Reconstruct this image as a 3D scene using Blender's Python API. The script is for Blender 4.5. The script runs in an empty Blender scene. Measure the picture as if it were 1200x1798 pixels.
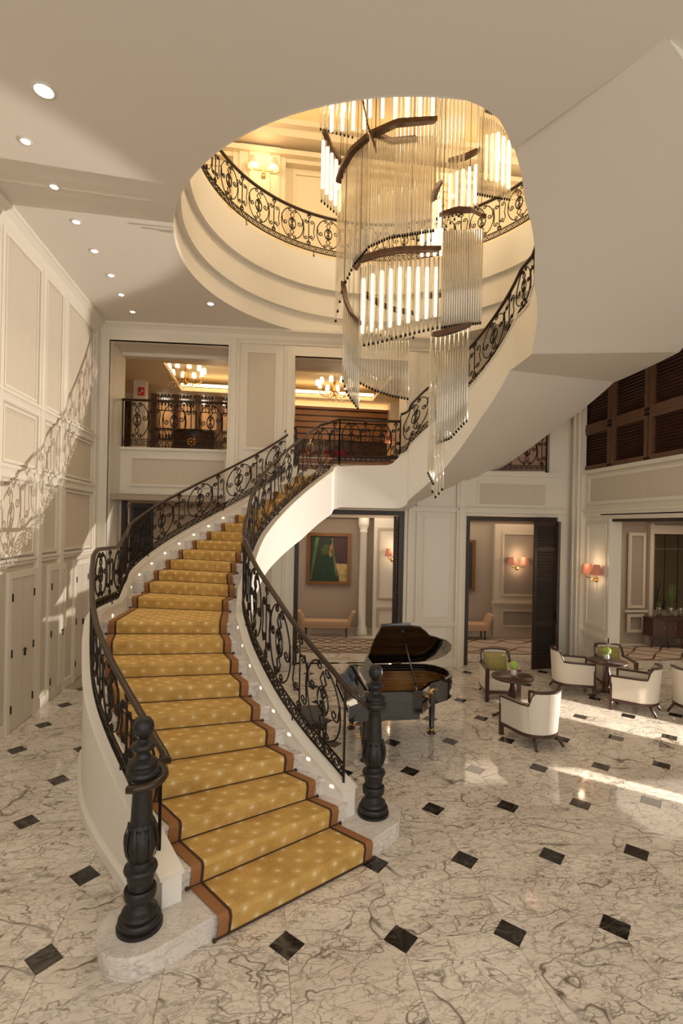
import bpy, math, random
from mathutils import Vector, Matrix
random.seed(7)
SC = bpy.context.scene
COL = SC.collection
R = math.radians
PI = math.pi

# ------------------------------------------------------------------ camera
F, CY, YAW, ROLL = 911.2, 924.5, .13986, .02          # focal length and optical axis in pixels of a 1200 x 1798 frame
CAM = Vector((-.024, -.163, 3.227))
FW = Vector((math.sin(YAW), math.cos(YAW), 0)); RT = Vector((math.cos(YAW), -math.sin(YAW), 0)); UP = Vector((0, 0, 1))
R2 = RT * math.cos(ROLL) + UP * math.sin(ROLL); U2 = UP * math.cos(ROLL) - RT * math.sin(ROLL)
cd = bpy.data.cameras.new('camera'); cam = bpy.data.objects.new('camera', cd); COL.objects.link(cam)
cd.sensor_fit = 'VERTICAL'; cd.sensor_height = 36; cd.sensor_width = 24
cd.lens = F / 1798 * 36; cd.shift_y = (CY - 899) / 1798; cd.clip_end = 200
mw = Matrix.Identity(4)
for i in range(3):
    mw[i][0], mw[i][1], mw[i][2], mw[i][3] = R2[i], U2[i], -FW[i], CAM[i]
cam.matrix_world = mw
SC.camera = cam
# ------------------------------------------------------------------ light
SC.view_settings.view_transform = 'Standard'; SC.view_settings.look = 'None'
SC.view_settings.gamma = 1; SC.view_settings.use_curve_mapping = False
SC.view_settings.exposure = 0.28
SC.cycles.max_bounces = 8; SC.cycles.diffuse_bounces = 4; SC.cycles.glossy_bounces = 3
SC.cycles.transparent_max_bounces = 24; SC.cycles.transmission_bounces = 4
SC.cycles.sample_clamp_indirect = 4; SC.cycles.caustics_refractive = False; SC.cycles.caustics_reflective = False
wd = bpy.data.worlds.new('daylight'); SC.world = wd; wd.use_nodes = True
wb = wd.node_tree.nodes['Background']; wb.inputs[0].default_value = (1, .945, .87, 1); wb.inputs[1].default_value = 1.4

def light(name, kind, loc, energy, col=(1, .8, .55), size=.1, aim=None, **kw):
    d = bpy.data.lights.new(name, kind); d.energy = energy; d.color = col
    if kind == 'AREA':
        d.shape = 'RECTANGLE'; d.size = size if not isinstance(size, tuple) else size[0]; d.size_y = size if not isinstance(size, tuple) else size[1]
    elif kind == 'SUN': d.angle = size
    else: d.shadow_soft_size = size
    for k, v in kw.items(): setattr(d, k, v)
    o = bpy.data.objects.new(name, d); COL.objects.link(o); o.location = loc
    if aim is not None: o.rotation_euler = (Vector(aim) - Vector(loc)).to_track_quat('-Z', 'Y').to_euler()
    return o
# low sunlight slanting in through the side windows of the lounge
light('sun_beam', 'SPOT', (24.4, -12.0, 9.9), 105000, (1, .90, .76), .12, aim=(5.0, 7.6, 0), spot_size=R(12), spot_blend=.1)
# added spot imitating sunlight thrown back up from the polished floor of the lounge
light('floor_bounce_spot', 'SPOT', (13.5, 8.2, .12), 6500, (1, .92, .82), .03, aim=(-3.88, 8.0, 4.1), spot_size=R(29), spot_blend=.12)

# ------------------------------------------------------------------ pixel -> place helpers (measured on the photograph)
def ray(x, y): return FW + R2 * ((x - 600) / F) - U2 * ((y - CY) / F)
def uz(x, y, z):
    d = ray(x, y); return CAM + d * ((z - CAM.z) / d.z)
def uy(x, y, Y):
    d = ray(x, y); return CAM + d * ((Y - CAM.y) / d.y)
def ux(x, y, X):
    d = ray(x, y); return CAM + d * ((X - CAM.x) / d.x)
def upl(x, y, p, n):
    d = ray(x, y); n = Vector(n); return CAM + d * ((Vector(p) - CAM).dot(n) / d.dot(n))
def ucyl(x, y, r, cx, cy, far=False):
    d = ray(x, y); ox, oy = CAM.x - cx, CAM.y - cy
    a = d.x * d.x + d.y * d.y; b = 2 * (ox * d.x + oy * d.y); c = ox * ox + oy * oy - r * r
    D = max(b * b - 4 * a * c, 0)
    return CAM + d * ((-b + (1 if far else -1) * math.sqrt(D)) / 2 / a)

# ------------------------------------------------------------------ materials
def mat(name, col, rough=.5, metal=0, spec=.5, emit=None, est=0, coat=0):
    m = bpy.data.materials.new(name); m.use_nodes = True
    b = m.node_tree.nodes['Principled BSDF']
    b.inputs['Base Color'].default_value = (*col, 1); b.inputs['Roughness'].default_value = rough
    b.inputs['Metallic'].default_value = metal; b.inputs['Specular IOR Level'].default_value = spec
    b.inputs['Coat Weight'].default_value = coat
    if emit: b.inputs['Emission Color'].default_value = (*emit, 1); b.inputs['Emission Strength'].default_value = est
    return m
def nodes(m):
    nt = m.node_tree; b = nt.nodes['Principled BSDF']
    def N(t, **kw):
        n = nt.nodes.new('ShaderNode' + t)
        for k, v in kw.items():
            if k in n.inputs: n.inputs[k].default_value = v
            else: setattr(n, k, v)
        return n
    def L(a, bb): nt.links.new(a, bb)
    return nt, b, N, L
def ramp(N, stops):
    r = N('ValToRGB'); e = r.color_ramp.elements
    while len(e) < len(stops): e.new(.5)
    for s, (p, c) in zip(e, stops): s.position = p; s.color = (*c, 1)
    return r
def speckle(m, c1, c2, scale, bump=0, stretch=(1, 1, 1), detail=4):
    nt, b, N, L = nodes(m)
    tc = N('TexCoord'); mp = N('Mapping'); mp.inputs['Scale'].default_value = stretch
    n = N('TexNoise'); n.inputs['Scale'].default_value = scale; n.inputs['Detail'].default_value = detail
    r = ramp(N, [(.3, c1), (.7, c2)])
    L(tc.outputs['Object'], mp.inputs[0]); L(mp.outputs[0], n.inputs['Vector']); L(n.outputs[0], r.inputs[0]); L(r.outputs[0], b.inputs['Base Color'])
    if bump:
        bp = N('Bump'); bp.inputs['Strength'].default_value = bump; bp.inputs['Distance'].default_value = .01
        L(n.outputs[0], bp.inputs['Height']); L(bp.outputs[0], b.inputs['Normal'])
    return m
def marble(name, base1, base2, vein, scale=1.0, rough=.08, rnd=True, vk=1.0):
    m = mat(name, base1, rough); nt, b, N, L = nodes(m)
    tc = N('TexCoord'); geo = N('ObjectInfo'); mul = N('VectorMath', operation='SCALE'); mul.inputs[3].default_value = 37.0 if rnd else 0
    cx = N('CombineXYZ'); L(geo.outputs['Random'], cx.inputs[0]); L(geo.outputs['Random'], cx.inputs[1]); L(cx.outputs[0], mul.inputs[0])
    add = N('VectorMath', operation='ADD'); mpg = N('Mapping'); mpg.inputs['Rotation'].default_value = (0, 0, R(-42)); mpg.inputs['Scale'].default_value = (.72, 1.35, 1.1)
    L(tc.outputs['Object'], mpg.inputs[0]); L(mpg.outputs[0], add.inputs[0]); L(mul.outputs[0], add.inputs[1])
    nz = N('TexNoise'); nz.inputs['Scale'].default_value = 2.2 * scale; nz.inputs['Detail'].default_value = 5; L(add.outputs[0], nz.inputs['Vector'])
    s1 = N('VectorMath', operation='SCALE'); s1.inputs[3].default_value = .42; L(nz.outputs['Color'], s1.inputs[0])
    warp = N('VectorMath', operation='ADD'); L(add.outputs[0], warp.inputs[0]); L(s1.outputs[0], warp.inputs[1])
    out = None
    for sc, w, k in ((1.5, .018, 1.0), (3.7, .026, .9), (8.5, .05, .7), (15, .06, .35)):
        v = N('TexVoronoi', feature='DISTANCE_TO_EDGE'); v.inputs['Scale'].default_value = sc * scale; L(warp.outputs[0], v.inputs['Vector'])
        r = N('MapRange'); r.inputs[1].default_value = 0; r.inputs[2].default_value = w; r.inputs[3].default_value = k * vk; r.inputs[4].default_value = 0; L(v.outputs[0], r.inputs[0])
        br = N('TexNoise'); br.inputs['Scale'].default_value = sc * .9 * scale; br.inputs['Detail'].default_value = 3; L(add.outputs[0], br.inputs['Vector'])
        rr = N('MapRange'); rr.inputs[1].default_value = .44; rr.inputs[2].default_value = .6; L(br.outputs[0], rr.inputs[0])
        mm = N('Math', operation='MULTIPLY'); L(r.outputs[0], mm.inputs[0]); L(rr.outputs[0], mm.inputs[1])
        if out is None: out = mm
        else:
            mx = N('Math', operation='MAXIMUM'); L(out.outputs[0], mx.inputs[0]); L(mm.outputs[0], mx.inputs[1]); out = mx
    for sc, w, k in ((.9, .010, 1.0), (1.9, .012, .9), (4.2, .016, .75), (8.0, .03, .5)):     # long flowing veins: thin ridges of noise
        rn = N('TexNoise'); rn.inputs['Scale'].default_value = sc * scale; rn.inputs['Detail'].default_value = 4; rn.inputs['Distortion'].default_value = .6; L(add.outputs[0], rn.inputs['Vector'])
        sb = N('Math', operation='SUBTRACT'); L(rn.outputs[0], sb.inputs[0]); sb.inputs[1].default_value = .5
        ab = N('Math', operation='ABSOLUTE'); L(sb.outputs[0], ab.inputs[0])
        r = N('MapRange'); r.inputs[1].default_value = 0; r.inputs[2].default_value = w; r.inputs[3].default_value = k * vk; r.inputs[4].default_value = 0; L(ab.outputs[0], r.inputs[0])
        br = N('TexNoise'); br.inputs['Scale'].default_value = sc * 1.7 * scale; L(warp.outputs[0], br.inputs['Vector'])
        rr = N('MapRange'); rr.inputs[1].default_value = .36; rr.inputs[2].default_value = .55; L(br.outputs[0], rr.inputs[0])
        mm = N('Math', operation='MULTIPLY'); L(r.outputs[0], mm.inputs[0]); L(rr.outputs[0], mm.inputs[1])
        mx = N('Math', operation='MAXIMUM'); L(out.outputs[0], mx.inputs[0]); L(mm.outputs[0], mx.inputs[1]); out = mx
    cl = N('TexNoise'); cl.inputs['Scale'].default_value = 1.3 * scale; cl.inputs['Detail'].default_value = 6; L(warp.outputs[0], cl.inputs['Vector'])
    rb = ramp(N, [(.35, base1), (.68, base2)]); L(cl.outputs[0], rb.inputs[0])
    mix = N('MixRGB'); L(out.outputs[0], mix.inputs[0]); L(rb.outputs[0], mix.inputs[1]); mix.inputs[2].default_value = (*vein, 1)
    L(mix.outputs[0], b.inputs['Base Color'])
    return m
M = {}
M['wall'] = speckle(mat('wall_fabric', (.64, .56, .45), .75), (.60, .525, .42), (.66, .58, .47), 3, .0, (40, 40, 1))
M['trim'] = mat('cream_paint', (.78, .72, .62), .42)
M['white'] = mat('white_plaster', (.80, .76, .69), .55)
M['ceil'] = mat('ceiling_paint', (.74, .69, .62), .6)
M['upper'] = mat('upper_wall_paint', (.78, .66, .46), .6)
M['door'] = mat('door_paint', (.66, .60, .51), .45)
M['floor'] = marble('floor_marble', (.80, .735, .64), (.67, .60, .51), (.14, .105, .085), 1.0, .07)
M['step'] = marble('step_marble', (.76, .71, .65), (.66, .61, .56), (.26, .22, .2), 1.2, .12, True, .6)
M['black'] = marble('black_marble', (.012, .01, .009), (.02, .016, .013), (.3, .26, .2), .5, .06, True, .30)
M['grout'] = mat('grout', (.35, .29, .23), .6)
M['iron'] = mat('wrought_iron', (.022, .016, .012), .38, .6)
M['newel'] = speckle(mat('cast_iron', (.02, .018, .016), .45, .3), (.015, .013, .012), (.03, .027, .025), 30, .1)
M['rail'] = mat('handrail_bronze', (.045, .028, .018), .3, .3)
M['wood'] = speckle(mat('dark_wood', (.06, .025, .015), .3), (.045, .018, .011), (.085, .036, .022), 6, 0, (12, 1, 1))
M['shutter'] = speckle(mat('shutter_wood', (.03, .016, .011), .4), (.022, .012, .008), (.042, .023, .016), 5, 0, (10, 1, 1))
M['louvre'] = speckle(mat('louvre_wood', (.14, .07, .035), .45), (.11, .05, .026), (.17, .085, .045), 5, 0, (1, 10, 1))
M['lacquer'] = mat('black_lacquer', (.006, .005, .005), .05, 0, .6, coat=1)
M['amber'] = speckle(mat('varnished_spruce', (.45, .19, .05), .25, coat=.5), (.38, .14, .035), (.55, .24, .075), 4, 0, (1, 14, 1))
M['plate'] = mat('gilt_iron_plate', (.45, .2, .06), .3, .7)
M['brass'] = mat('brass', (.7, .42, .13), .25, 1)
M['steel'] = mat('steel', (.5, .48, .45), .25, 1)
M['leather'] = mat('black_leather', (.015, .012, .011), .5)
M['ivory'] = mat('piano_ivory', (.75, .7, .6), .3)
M['cream'] = speckle(mat('cream_upholstery', (.74, .67, .57), .8), (.70, .63, .53), (.78, .71, .61), 60, .05)
M['green'] = speckle(mat('olive_velvet', (.30, .25, .07), .6), (.24, .20, .05), (.36, .30, .10), 20)
M['peach'] = mat('peach_velvet', (.52, .33, .2), .75)
M['leaf'] = mat('leaf_green', (.1, .2, .03), .5)
M['lime'] = speckle(mat('lime_bloom', (.35, .5, .08), .6), (.25, .4, .05), (.5, .62, .16), 40)
M['red'] = mat('red_petal', (.3, .012, .02), .5)
M['teal'] = mat('teal_glaze', (.02, .12, .13), .25)
M['china'] = mat('white_china', (.7, .66, .6), .2)
M['gold'] = mat('gilt_frame', (.22, .10, .035), .35, .6)
M['bronze'] = speckle(mat('chandelier_bronze', (.12, .06, .035), .4, .35), (.09, .045, .025), (.15, .08, .05), 8)
M['cap'] = mat('bronze_cap', (.02, .013, .01), .35, .5)
M['lamp'] = mat('lamp_glass', (1, .9, .7), .4, emit=(1, .78, .48), est=2.6)
M['bulb'] = mat('bulb_glow', (1, .9, .7), .4, emit=(1, .74, .42), est=5)
M['cove'] = mat('cove_glow', (1, .9, .7), .4, emit=(1, .68, .34), est=3.2)
M['spotglow'] = mat('downlight_glow', (1, .9, .8), .4, emit=(1, .88, .72), est=22)
M['steplight'] = mat('step_lamp_glow', (1, .9, .7), .4, emit=(1, .76, .46), est=2.6)
M['shade'] = mat('peach_lampshade', (.42, .17, .11), .7, emit=(1, .32, .17), est=.12)
M['shelfglow'] = mat('lit_shelf_back', (.42, .22, .09), .5, emit=(1, .48, .17), est=.22)
M['slat'] = speckle(mat('walnut_slat', (.28, .13, .05), .4), (.23, .10, .038), (.34, .165, .07), 3, 0, (1, 12, 12))
M['taupe'] = mat('corridor_wall', (.36, .29, .225), .7)
M['taupe2'] = mat('corridor_panel', (.30, .245, .20), .7)
M['tan'] = mat('corridor_trim', (.55, .46, .36), .5)
M['mirror'] = mat('tinted_mirror', (.25, .25, .2), .08, 1)
M['carpetband'] = speckle(mat('brown_band', (.30, .13, .045), .95), (.27, .115, .04), (.33, .145, .052), 60, .1)
M['carpetline'] = mat('dark_line', (.06, .028, .014), .95)
M['canvas'] = mat('canvas_dark', (.02, .018, .012), .5)
M['dark'] = mat('dark_gap', (.01, .008, .007), .6)
M['stone'] = mat('sill_stone', (.5, .38, .28), .3)
def glass(name, tint, opac, g):
    m = bpy.data.materials.new(name); m.use_nodes = True; nt = m.node_tree; nt.nodes.clear()
    N = lambda t: nt.nodes.new('ShaderNode' + t)
    out = N('OutputMaterial'); tr = N('BsdfTransparent'); tr.inputs[0].default_value = (*tint, 1)
    gl = N('BsdfGlossy'); gl.inputs['Roughness'].default_value = .12; gl.inputs[0].default_value = (.95, .9, .8, 1)
    df = N('BsdfTranslucent'); df.inputs[0].default_value = (.9, .85, .74, 1)
    d2 = N('BsdfDiffuse'); d2.inputs[0].default_value = (.85, .8, .7, 1)
    mixd = N('MixShader'); mixd.inputs[0].default_value = .5; nt.links.new(df.outputs[0], mixd.inputs[1]); nt.links.new(d2.outputs[0], mixd.inputs[2])
    mg = N('MixShader'); mg.inputs[0].default_value = g; nt.links.new(mixd.outputs[0], mg.inputs[1]); nt.links.new(gl.outputs[0], mg.inputs[2])
    lw = N('LayerWeight'); lw.inputs[0].default_value = .35
    mr = N('MapRange'); mr.inputs[3].default_value = opac; mr.inputs[4].default_value = .95; nt.links.new(lw.outputs['Facing'], mr.inputs[0])
    mx = N('MixShader'); nt.links.new(mr.outputs[0], mx.inputs[0]); nt.links.new(tr.outputs[0], mx.inputs[1]); nt.links.new(mg.outputs[0], mx.inputs[2])
    nt.links.new(mx.outputs[0], out.inputs[0])
    return m
M['glass'] = glass('clear_glass_rod', (.97, .95, .9), .30, .45)
M['frost'] = glass('smoky_glass_rod', (.85, .85, .83), .5, .5)
M['pane'] = glass('vase_glass', (.9, .9, .85), .12, .7)
# stair carpet: gold with a staggered field of pale starbursts
m = mat('gold_carpet', (.42, .24, .05), .95); nt, b, N, L = nodes(m)
uvn = N('TexCoord'); mp = N('Mapping'); mp.inputs['Scale'].default_value = (6.2, 6.2, 1); mp.inputs['Rotation'].default_value = (0, 0, R(45)); L(uvn.outputs['UV'], mp.inputs[0])
vo = N('TexVoronoi'); vo.inputs['Scale'].default_value = 1; vo.inputs['Randomness'].default_value = 0; L(mp.outputs[0], vo.inputs['Vector'])
r1 = ramp(N, [(.0, (.85, .85, .85)), (.08, (.6, .6, .6)), (.17, (.20, .20, .20)), (.42, (0, 0, 0))]); L(vo.outputs['Distance'], r1.inputs[0])
wv = N('TexVoronoi', feature='DISTANCE_TO_EDGE'); wv.inputs['Scale'].default_value = 26; L(uvn.outputs['UV'], wv.inputs['Vector'])
r2 = ramp(N, [(.0, (.16, .16, .16)), (.07, (.0, .0, .0))]); L(wv.outputs[0], r2.inputs[0])
nz = N('TexNoise'); nz.inputs['Scale'].default_value = 3.5; nz.inputs['Detail'].default_value = 5; L(uvn.outputs['UV'], nz.inputs['Vector'])
rb = ramp(N, [(.3, (.45, .255, .055)), (.7, (.60, .375, .10))]); L(nz.outputs[0], rb.inputs[0])
mxx = N('MixRGB', blend_type='MIX'); sm = N('Math', operation='MAXIMUM'); L(r1.outputs[0], sm.inputs[0]); L(r2.outputs[0], sm.inputs[1])
L(sm.outputs[0], mxx.inputs[0]); L(rb.outputs[0], mxx.inputs[1]); mxx.inputs[2].default_value = (.84, .70, .40, 1); L(mxx.outputs[0], b.inputs['Base Color'])
fz = N('TexNoise'); fz.inputs['Scale'].default_value = 160; L(uvn.outputs['UV'], fz.inputs['Vector']); bp = N('Bump'); bp.inputs['Strength'].default_value = .25; bp.inputs['Distance'].default_value = .006
L(fz.outputs[0], bp.inputs['Height']); L(bp.outputs[0], b.inputs['Normal'])
M['carpet'] = m

# ------------------------------------------------------------------ mesh building
class MB:
    def __init__(s, fr=None): s.v = []; s.f = []; s.uv = {}; s.fr = fr; s.sm = []
    def P(s, p):
        p = s.fr(*p) if s.fr else p
        s.v.append(tuple(p)); return len(s.v) - 1
    def face(s, pts, uv=None, sm=False):
        ids = [s.P(p) for p in pts]; s.f.append(ids); s.sm.append(sm)
        if uv: s.uv[len(s.f) - 1] = uv
    def hexa(s, c):   # 8 corners: bottom loop 4, top loop 4
        i = [s.P(p) for p in c]
        for q in ((3, 2, 1, 0), (4, 5, 6, 7), (0, 1, 5, 4), (1, 2, 6, 5), (2, 3, 7, 6), (3, 0, 4, 7)): s.f.append([i[k] for k in q]); s.sm.append(False)
    def box(s, x0, y0, z0, x1, y1, z1):
        s.hexa([(x0, y0, z0), (x1, y0, z0), (x1, y1, z0), (x0, y1, z0), (x0, y0, z1), (x1, y0, z1), (x1, y1, z1), (x0, y1, z1)])
    def grid(s, rows, closed=False, sm=True, caps=False):
        ids = [[s.P(p) for p in r] for r in rows]; n = len(rows[0])
        for a, b in zip(ids, ids[1:]):
            for j in range(n if closed else n - 1):
                k = (j + 1) % n; s.f.append([a[j], a[k], b[k], b[j]]); s.sm.append(sm)
        if caps:
            s.f.append(ids[0][::-1]); s.sm.append(False); s.f.append(ids[-1]); s.sm.append(False)
    def tube(s, pts, r, n=6, closed=False, caps=True):
        pts = [Vector(p) for p in pts]; m = len(pts); rows = []; prev = None
        for i, p in enumerate(pts):
            a = pts[(i - 1) % m] if (i or closed) else p; b = pts[(i + 1) % m] if (i < m - 1 or closed) else p
            t = (b - a); t = t.normalized() if t.length > 1e-9 else Vector((0, 0, 1))
            if prev is None:
                ref = Vector((0, 0, 1)) if abs(t.z) < .9 else Vector((1, 0, 0)); u = t.cross(ref).normalized()
            else:
                u = prev - t * prev.dot(t); u = u.normalized() if u.length > 1e-6 else t.orthogonal().normalized()
            prev = u; w = t.cross(u); rr = r[i] if isinstance(r, (list, tuple)) else r
            rows.append([p + (u * math.cos(2 * PI * k / n) + w * math.sin(2 * PI * k / n)) * rr for k in range(n)])
        if closed: rows.append(rows[0])
        s.grid(rows, True, True, caps and not closed)
    def lathe(s, prof, n=20, c=(0, 0, 0), cap=True):
        rows = [[(c[0] + r * math.cos(2 * PI * k / n), c[1] + r * math.sin(2 * PI * k / n), c[2] + z) for k in range(n)] for r, z in prof]
        s.grid(rows, True, True, cap)
    def turned(s, prof, n=32):      # lathe with crisp mouldings: a smooth band per profile segment
        for a, b in zip(prof, prof[1:]): s.lathe([a, b], n, cap=False)
    def prism(s, poly, z0, z1):
        n = len(poly); lo = [s.P((x, y, z0)) for x, y in poly]; hi = [s.P((x, y, z1)) for x, y in poly]
        s.f.append(lo[::-1]); s.sm.append(False); s.f.append(hi); s.sm.append(False)
        for i in range(n):
            j = (i + 1) % n; s.f.append([lo[i], lo[j], hi[j], hi[i]]); s.sm.append(False)
    def sweep(s, pts, prof, closed=False, sm=True):   # prof in (side, up); side is horizontal
        pts = [Vector(p) for p in pts]; rows = []; m = len(pts)
        for i, p in enumerate(pts):
            a = pts[(i - 1) % m] if (i or closed) else p; b = pts[(i + 1) % m] if (i < m - 1 or closed) else p
            t = b - a; sd = Vector((t.y, -t.x, 0)); sd = sd.normalized() if sd.length > 1e-6 else Vector((1, 0, 0))
            rows.append([p + sd * x + Vector((0, 0, z)) for x, z in prof])
        if closed: rows.append(rows[0])
        s.grid(rows, True, sm, not closed)
    def ball(s, c, r, n=8, sz=1):
        s.lathe([(max(r * math.sin(PI * i / n), .0005), -r * sz * math.cos(PI * i / n)) for i in range(n + 1)], n + 4, c)
    def mesh(s, name, material):
        me = bpy.data.meshes.new(name); me.from_pydata(s.v, [], s.f); me.materials.append(material)
        me.polygons.foreach_set('use_smooth', s.sm)
        if s.uv:
            ul = me.uv_layers.new(name='UVMap')
            for fi, uvs in s.uv.items():
                for li, uv in zip(me.polygons[fi].loop_indices, uvs): ul.data[li].uv = uv
        me.update(); return me
OFF = {}
def put(name, me, parent=None, world=False, **props):
    o = bpy.data.objects.new(name, me); COL.objects.link(o)
    if parent:
        o.parent = parent; off = OFF.get(parent.name, Vector((0, 0, 0)))
        OFF[o.name] = off
        if world and off.length > 0 and not OFF.get('moved_' + me.name):
            me.transform(Matrix.Translation(-off)); OFF['moved_' + me.name] = Vector((1, 0, 0))
    for k, v in props.items(): o[k] = v
    return o
def part(name, mb, m, parent, world=True, **props): return put(name, mb.mesh(name, M[m]), parent, world, **props)
def struct(name, mb, m, parent=None): return put(name, mb.mesh(name, M[m]), parent, True, **({} if parent else {'kind': 'structure'}))
def thing(name, label, cat, loc=(0, 0, 0), rz=0, group=None):
    o = bpy.data.objects.new(name, None); COL.objects.link(o); o.location = loc; o.rotation_euler = (0, 0, rz); o.empty_display_size = .1
    o['label'] = label; o['category'] = cat
    if group: o['group'] = group
    OFF[o.name] = Vector(loc) if rz == 0 else Vector((0, 0, 0))
    return o
def single(name, mb, m, label, cat, group=None):
    o = put(name, mb.mesh(name, M[m])); o['label'] = label; o['category'] = cat
    if group: o['group'] = group
    return o
def copytree(o, parent=None):
    c = o.copy(); COL.objects.link(c); c.parent = parent
    for ch in list(o.children): copytree(ch, c)
    return c
def dup(o, label, loc, rz=0, group=None):
    c = copytree(o); c['label'] = label; c.location = loc; c.rotation_euler = (0, 0, rz)
    if group: c['group'] = group
    return c
def cells(mb, s0, s1, z0, z1, holes, d0, d1):   # wall with rectangular openings as boxes in (s, d, z)
    xs = sorted({s0, s1, *[min(max(h[0], s0), s1) for h in holes], *[min(max(h[1], s0), s1) for h in holes]})
    for a, b in zip(xs, xs[1:]):
        zc = z0
        for h in sorted([h for h in holes if h[0] < (a + b) / 2 < h[1]], key=lambda h: h[2]):
            if h[2] > zc: mb.box(a, d0, zc, b, d1, h[2])
            zc = max(zc, h[3])
        if zc < z1: mb.box(a, d0, zc, b, d1, z1)
def pframe(mb, s0, s1, z0, z1, w=.05, pr=.03, d=0):     # raised moulding round a panel, in front of the wall face
    for a, b, c, e in ((s0, s1, z0, z0 + w), (s0, s1, z1 - w, z1), (s0, s0 + w, z0 + w, z1 - w), (s1 - w, s1, z0 + w, z1 - w)):
        mb.box(a, d - pr, c, b, d, e)
    k = w * .35
    for a, b, c, e in ((s0 - k, s1 + k, z0 - k, z0), (s0 - k, s1 + k, z1, z1 + k), (s0 - k, s0, z0, z1), (s1, s1 + k, z0, z1)):
        mb.box(a, d - pr * .5, c, b, d, e)
def lerp(a, b, t): return a + (b - a) * t
def interp(tab, x):
    if x <= tab[0][0]: return tab[0][1]
    for (a, p), (b, q) in zip(tab, tab[1:]):
        if x <= b: return lerp(p, q, (x - a) / (b - a))
    return tab[-1][1]

CX, CYC = 1.92, 8.475       # plan centre of the stair well
ZC, ZU = 7.66, 9.35         # underside of the upper slab, upper floor level
XL = -3.88                  # left wall
def polar(deg, r, z=0): return Vector((CX + r * math.cos(R(deg)), CYC + r * math.sin(R(deg)), z))
exec_order = []

# ================================================================== structure
# ---- floor: marble slabs with clipped corners, black insets on the corners
fl = MB(); fl.box(-4.1, -2.2, -.25, 18, 19, -.006); FLOOR = struct('floor', fl, 'grout')
GA, GB, GO = Vector((.89, -.04, 0)), Vector((-.02, .92, 0)), Vector((.20, 2.92, 0))
def slab_mesh(h):
    mb = MB(); t = .157; g = .0022; e = []
    for a, b in ((t, g), (1 - t, g), (1 - g, t), (1 - g, 1 - t), (1 - t, 1 - g), (t, 1 - g), (g, 1 - t), (g, t)):
        p = GA * a + GB * b; e.append((p.x, p.y))
    mb.prism(e, -.02, 0); return mb.mesh('marble_tile', M['floor'])
def inset_mesh():
    mb = MB(); t = .152; mb.prism([tuple((GA * a + GB * b).xy) for a, b in ((-t, 0), (0, -t), (t, 0), (0, t))], -.02, .0006); return mb.mesh('black_inset', M['black'])
sm_, im_ = slab_mesh(0), inset_mesh()
for i in range(-5, 11):
    for j in range(-1, 10):
        p = GO + GA * i + GB * j
        if p.x > -4.4 and not (i > 7 and j < 3):
            o = put('marble_tile', sm_, FLOOR); o.location = p
for i in range(-4, 12):
    for j in range(-1, 10):
        p = GO + GA * i + GB * j
        if p.x > XL + .1: o = put('black_inset', im_, FLOOR); o.location = p
pl = MB()
q0 = GO + GA * 11 - GB; q1 = GO + GA * 11 + GB * 10
pl.prism([(q0.x, q0.y), (17.9, q0.y), (17.9, q1.y), (q1.x, q1.y)], -.02, 0)
pl.prism([(XL, 12.05), (q1.x, 11.75), (17.9, 11.75), (17.9, 18.9), (XL, 18.9)], -.02, 0)
q2 = GO + GA * 8 - GB; q3 = GO + GA * 11 - GB; q4 = GO + GA * 11 + GB * 3; q5 = GO + GA * 8 + GB * 3
pl.prism([(q.x, q.y) for q in (q2, q3, q4, q5)], -.02, -.0004)
struct('floor_slab', pl, 'floor', FLOOR)

# ---- left wall: panels between rails and stiles, cupboard doors below
def LW(s, d, z): return (XL - d, s, z)      # s runs along y, d is depth behind the face
wl = MB(LW); wl.box(-2.2, 0, 0, 12.9, .25, 12.9); WL = struct('wall_left', wl, 'wall')
def rail_l(z0, z1, pr=.06):
    mb = MB(LW); mb.box(-2, -pr * .5, z0, 12.1, 0, z1); mb.box(-2, -pr, z1 - .05, 12.1, 0, z1); mb.box(-2, -pr * .75, z0 + .02, 12.1, 0, z0 + .06); return mb
struct('rail', rail_l(4.95, 5.14), 'trim', WL); struct('rail', rail_l(3.85, 4.05), 'trim', WL); struct('rail', rail_l(2.52, 2.64, .05), 'trim', WL)
for s0, s1 in ((.9, 1.1), (2.3, 2.5), (3.7, 3.9), (5.1, 5.3), (6.45, 6.65), (7.75, 7.93), (9.1, 9.33), (10.02, 10.28), (11.85, 12.1)):
    mb = MB(LW); mb.box(s0, -.035, .18, s1, 0, 7.45); mb.box(s0 + .05, -.055, .18, s1 - .05, 0, 7.45); struct('stile', mb, 'trim', WL)
for s0, s1 in ((5.35, 6.4), (6.7, 7.7), (7.98, 9.05), (9.38, 9.98), (10.33, 11.8)):
    for z0, z1 in ((2.68, 3.82), (4.09, 4.92), (5.18, 7.4)):
        mb = MB(LW); pframe(mb, s0, s1, z0, z1, .035, .022); struct('panel_moulding', mb, 'trim', WL)
bb = MB(LW); bb.box(-2, -.03, 0, 12.1, 0, .17); struct('baseboard_left', bb, 'trim')
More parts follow.
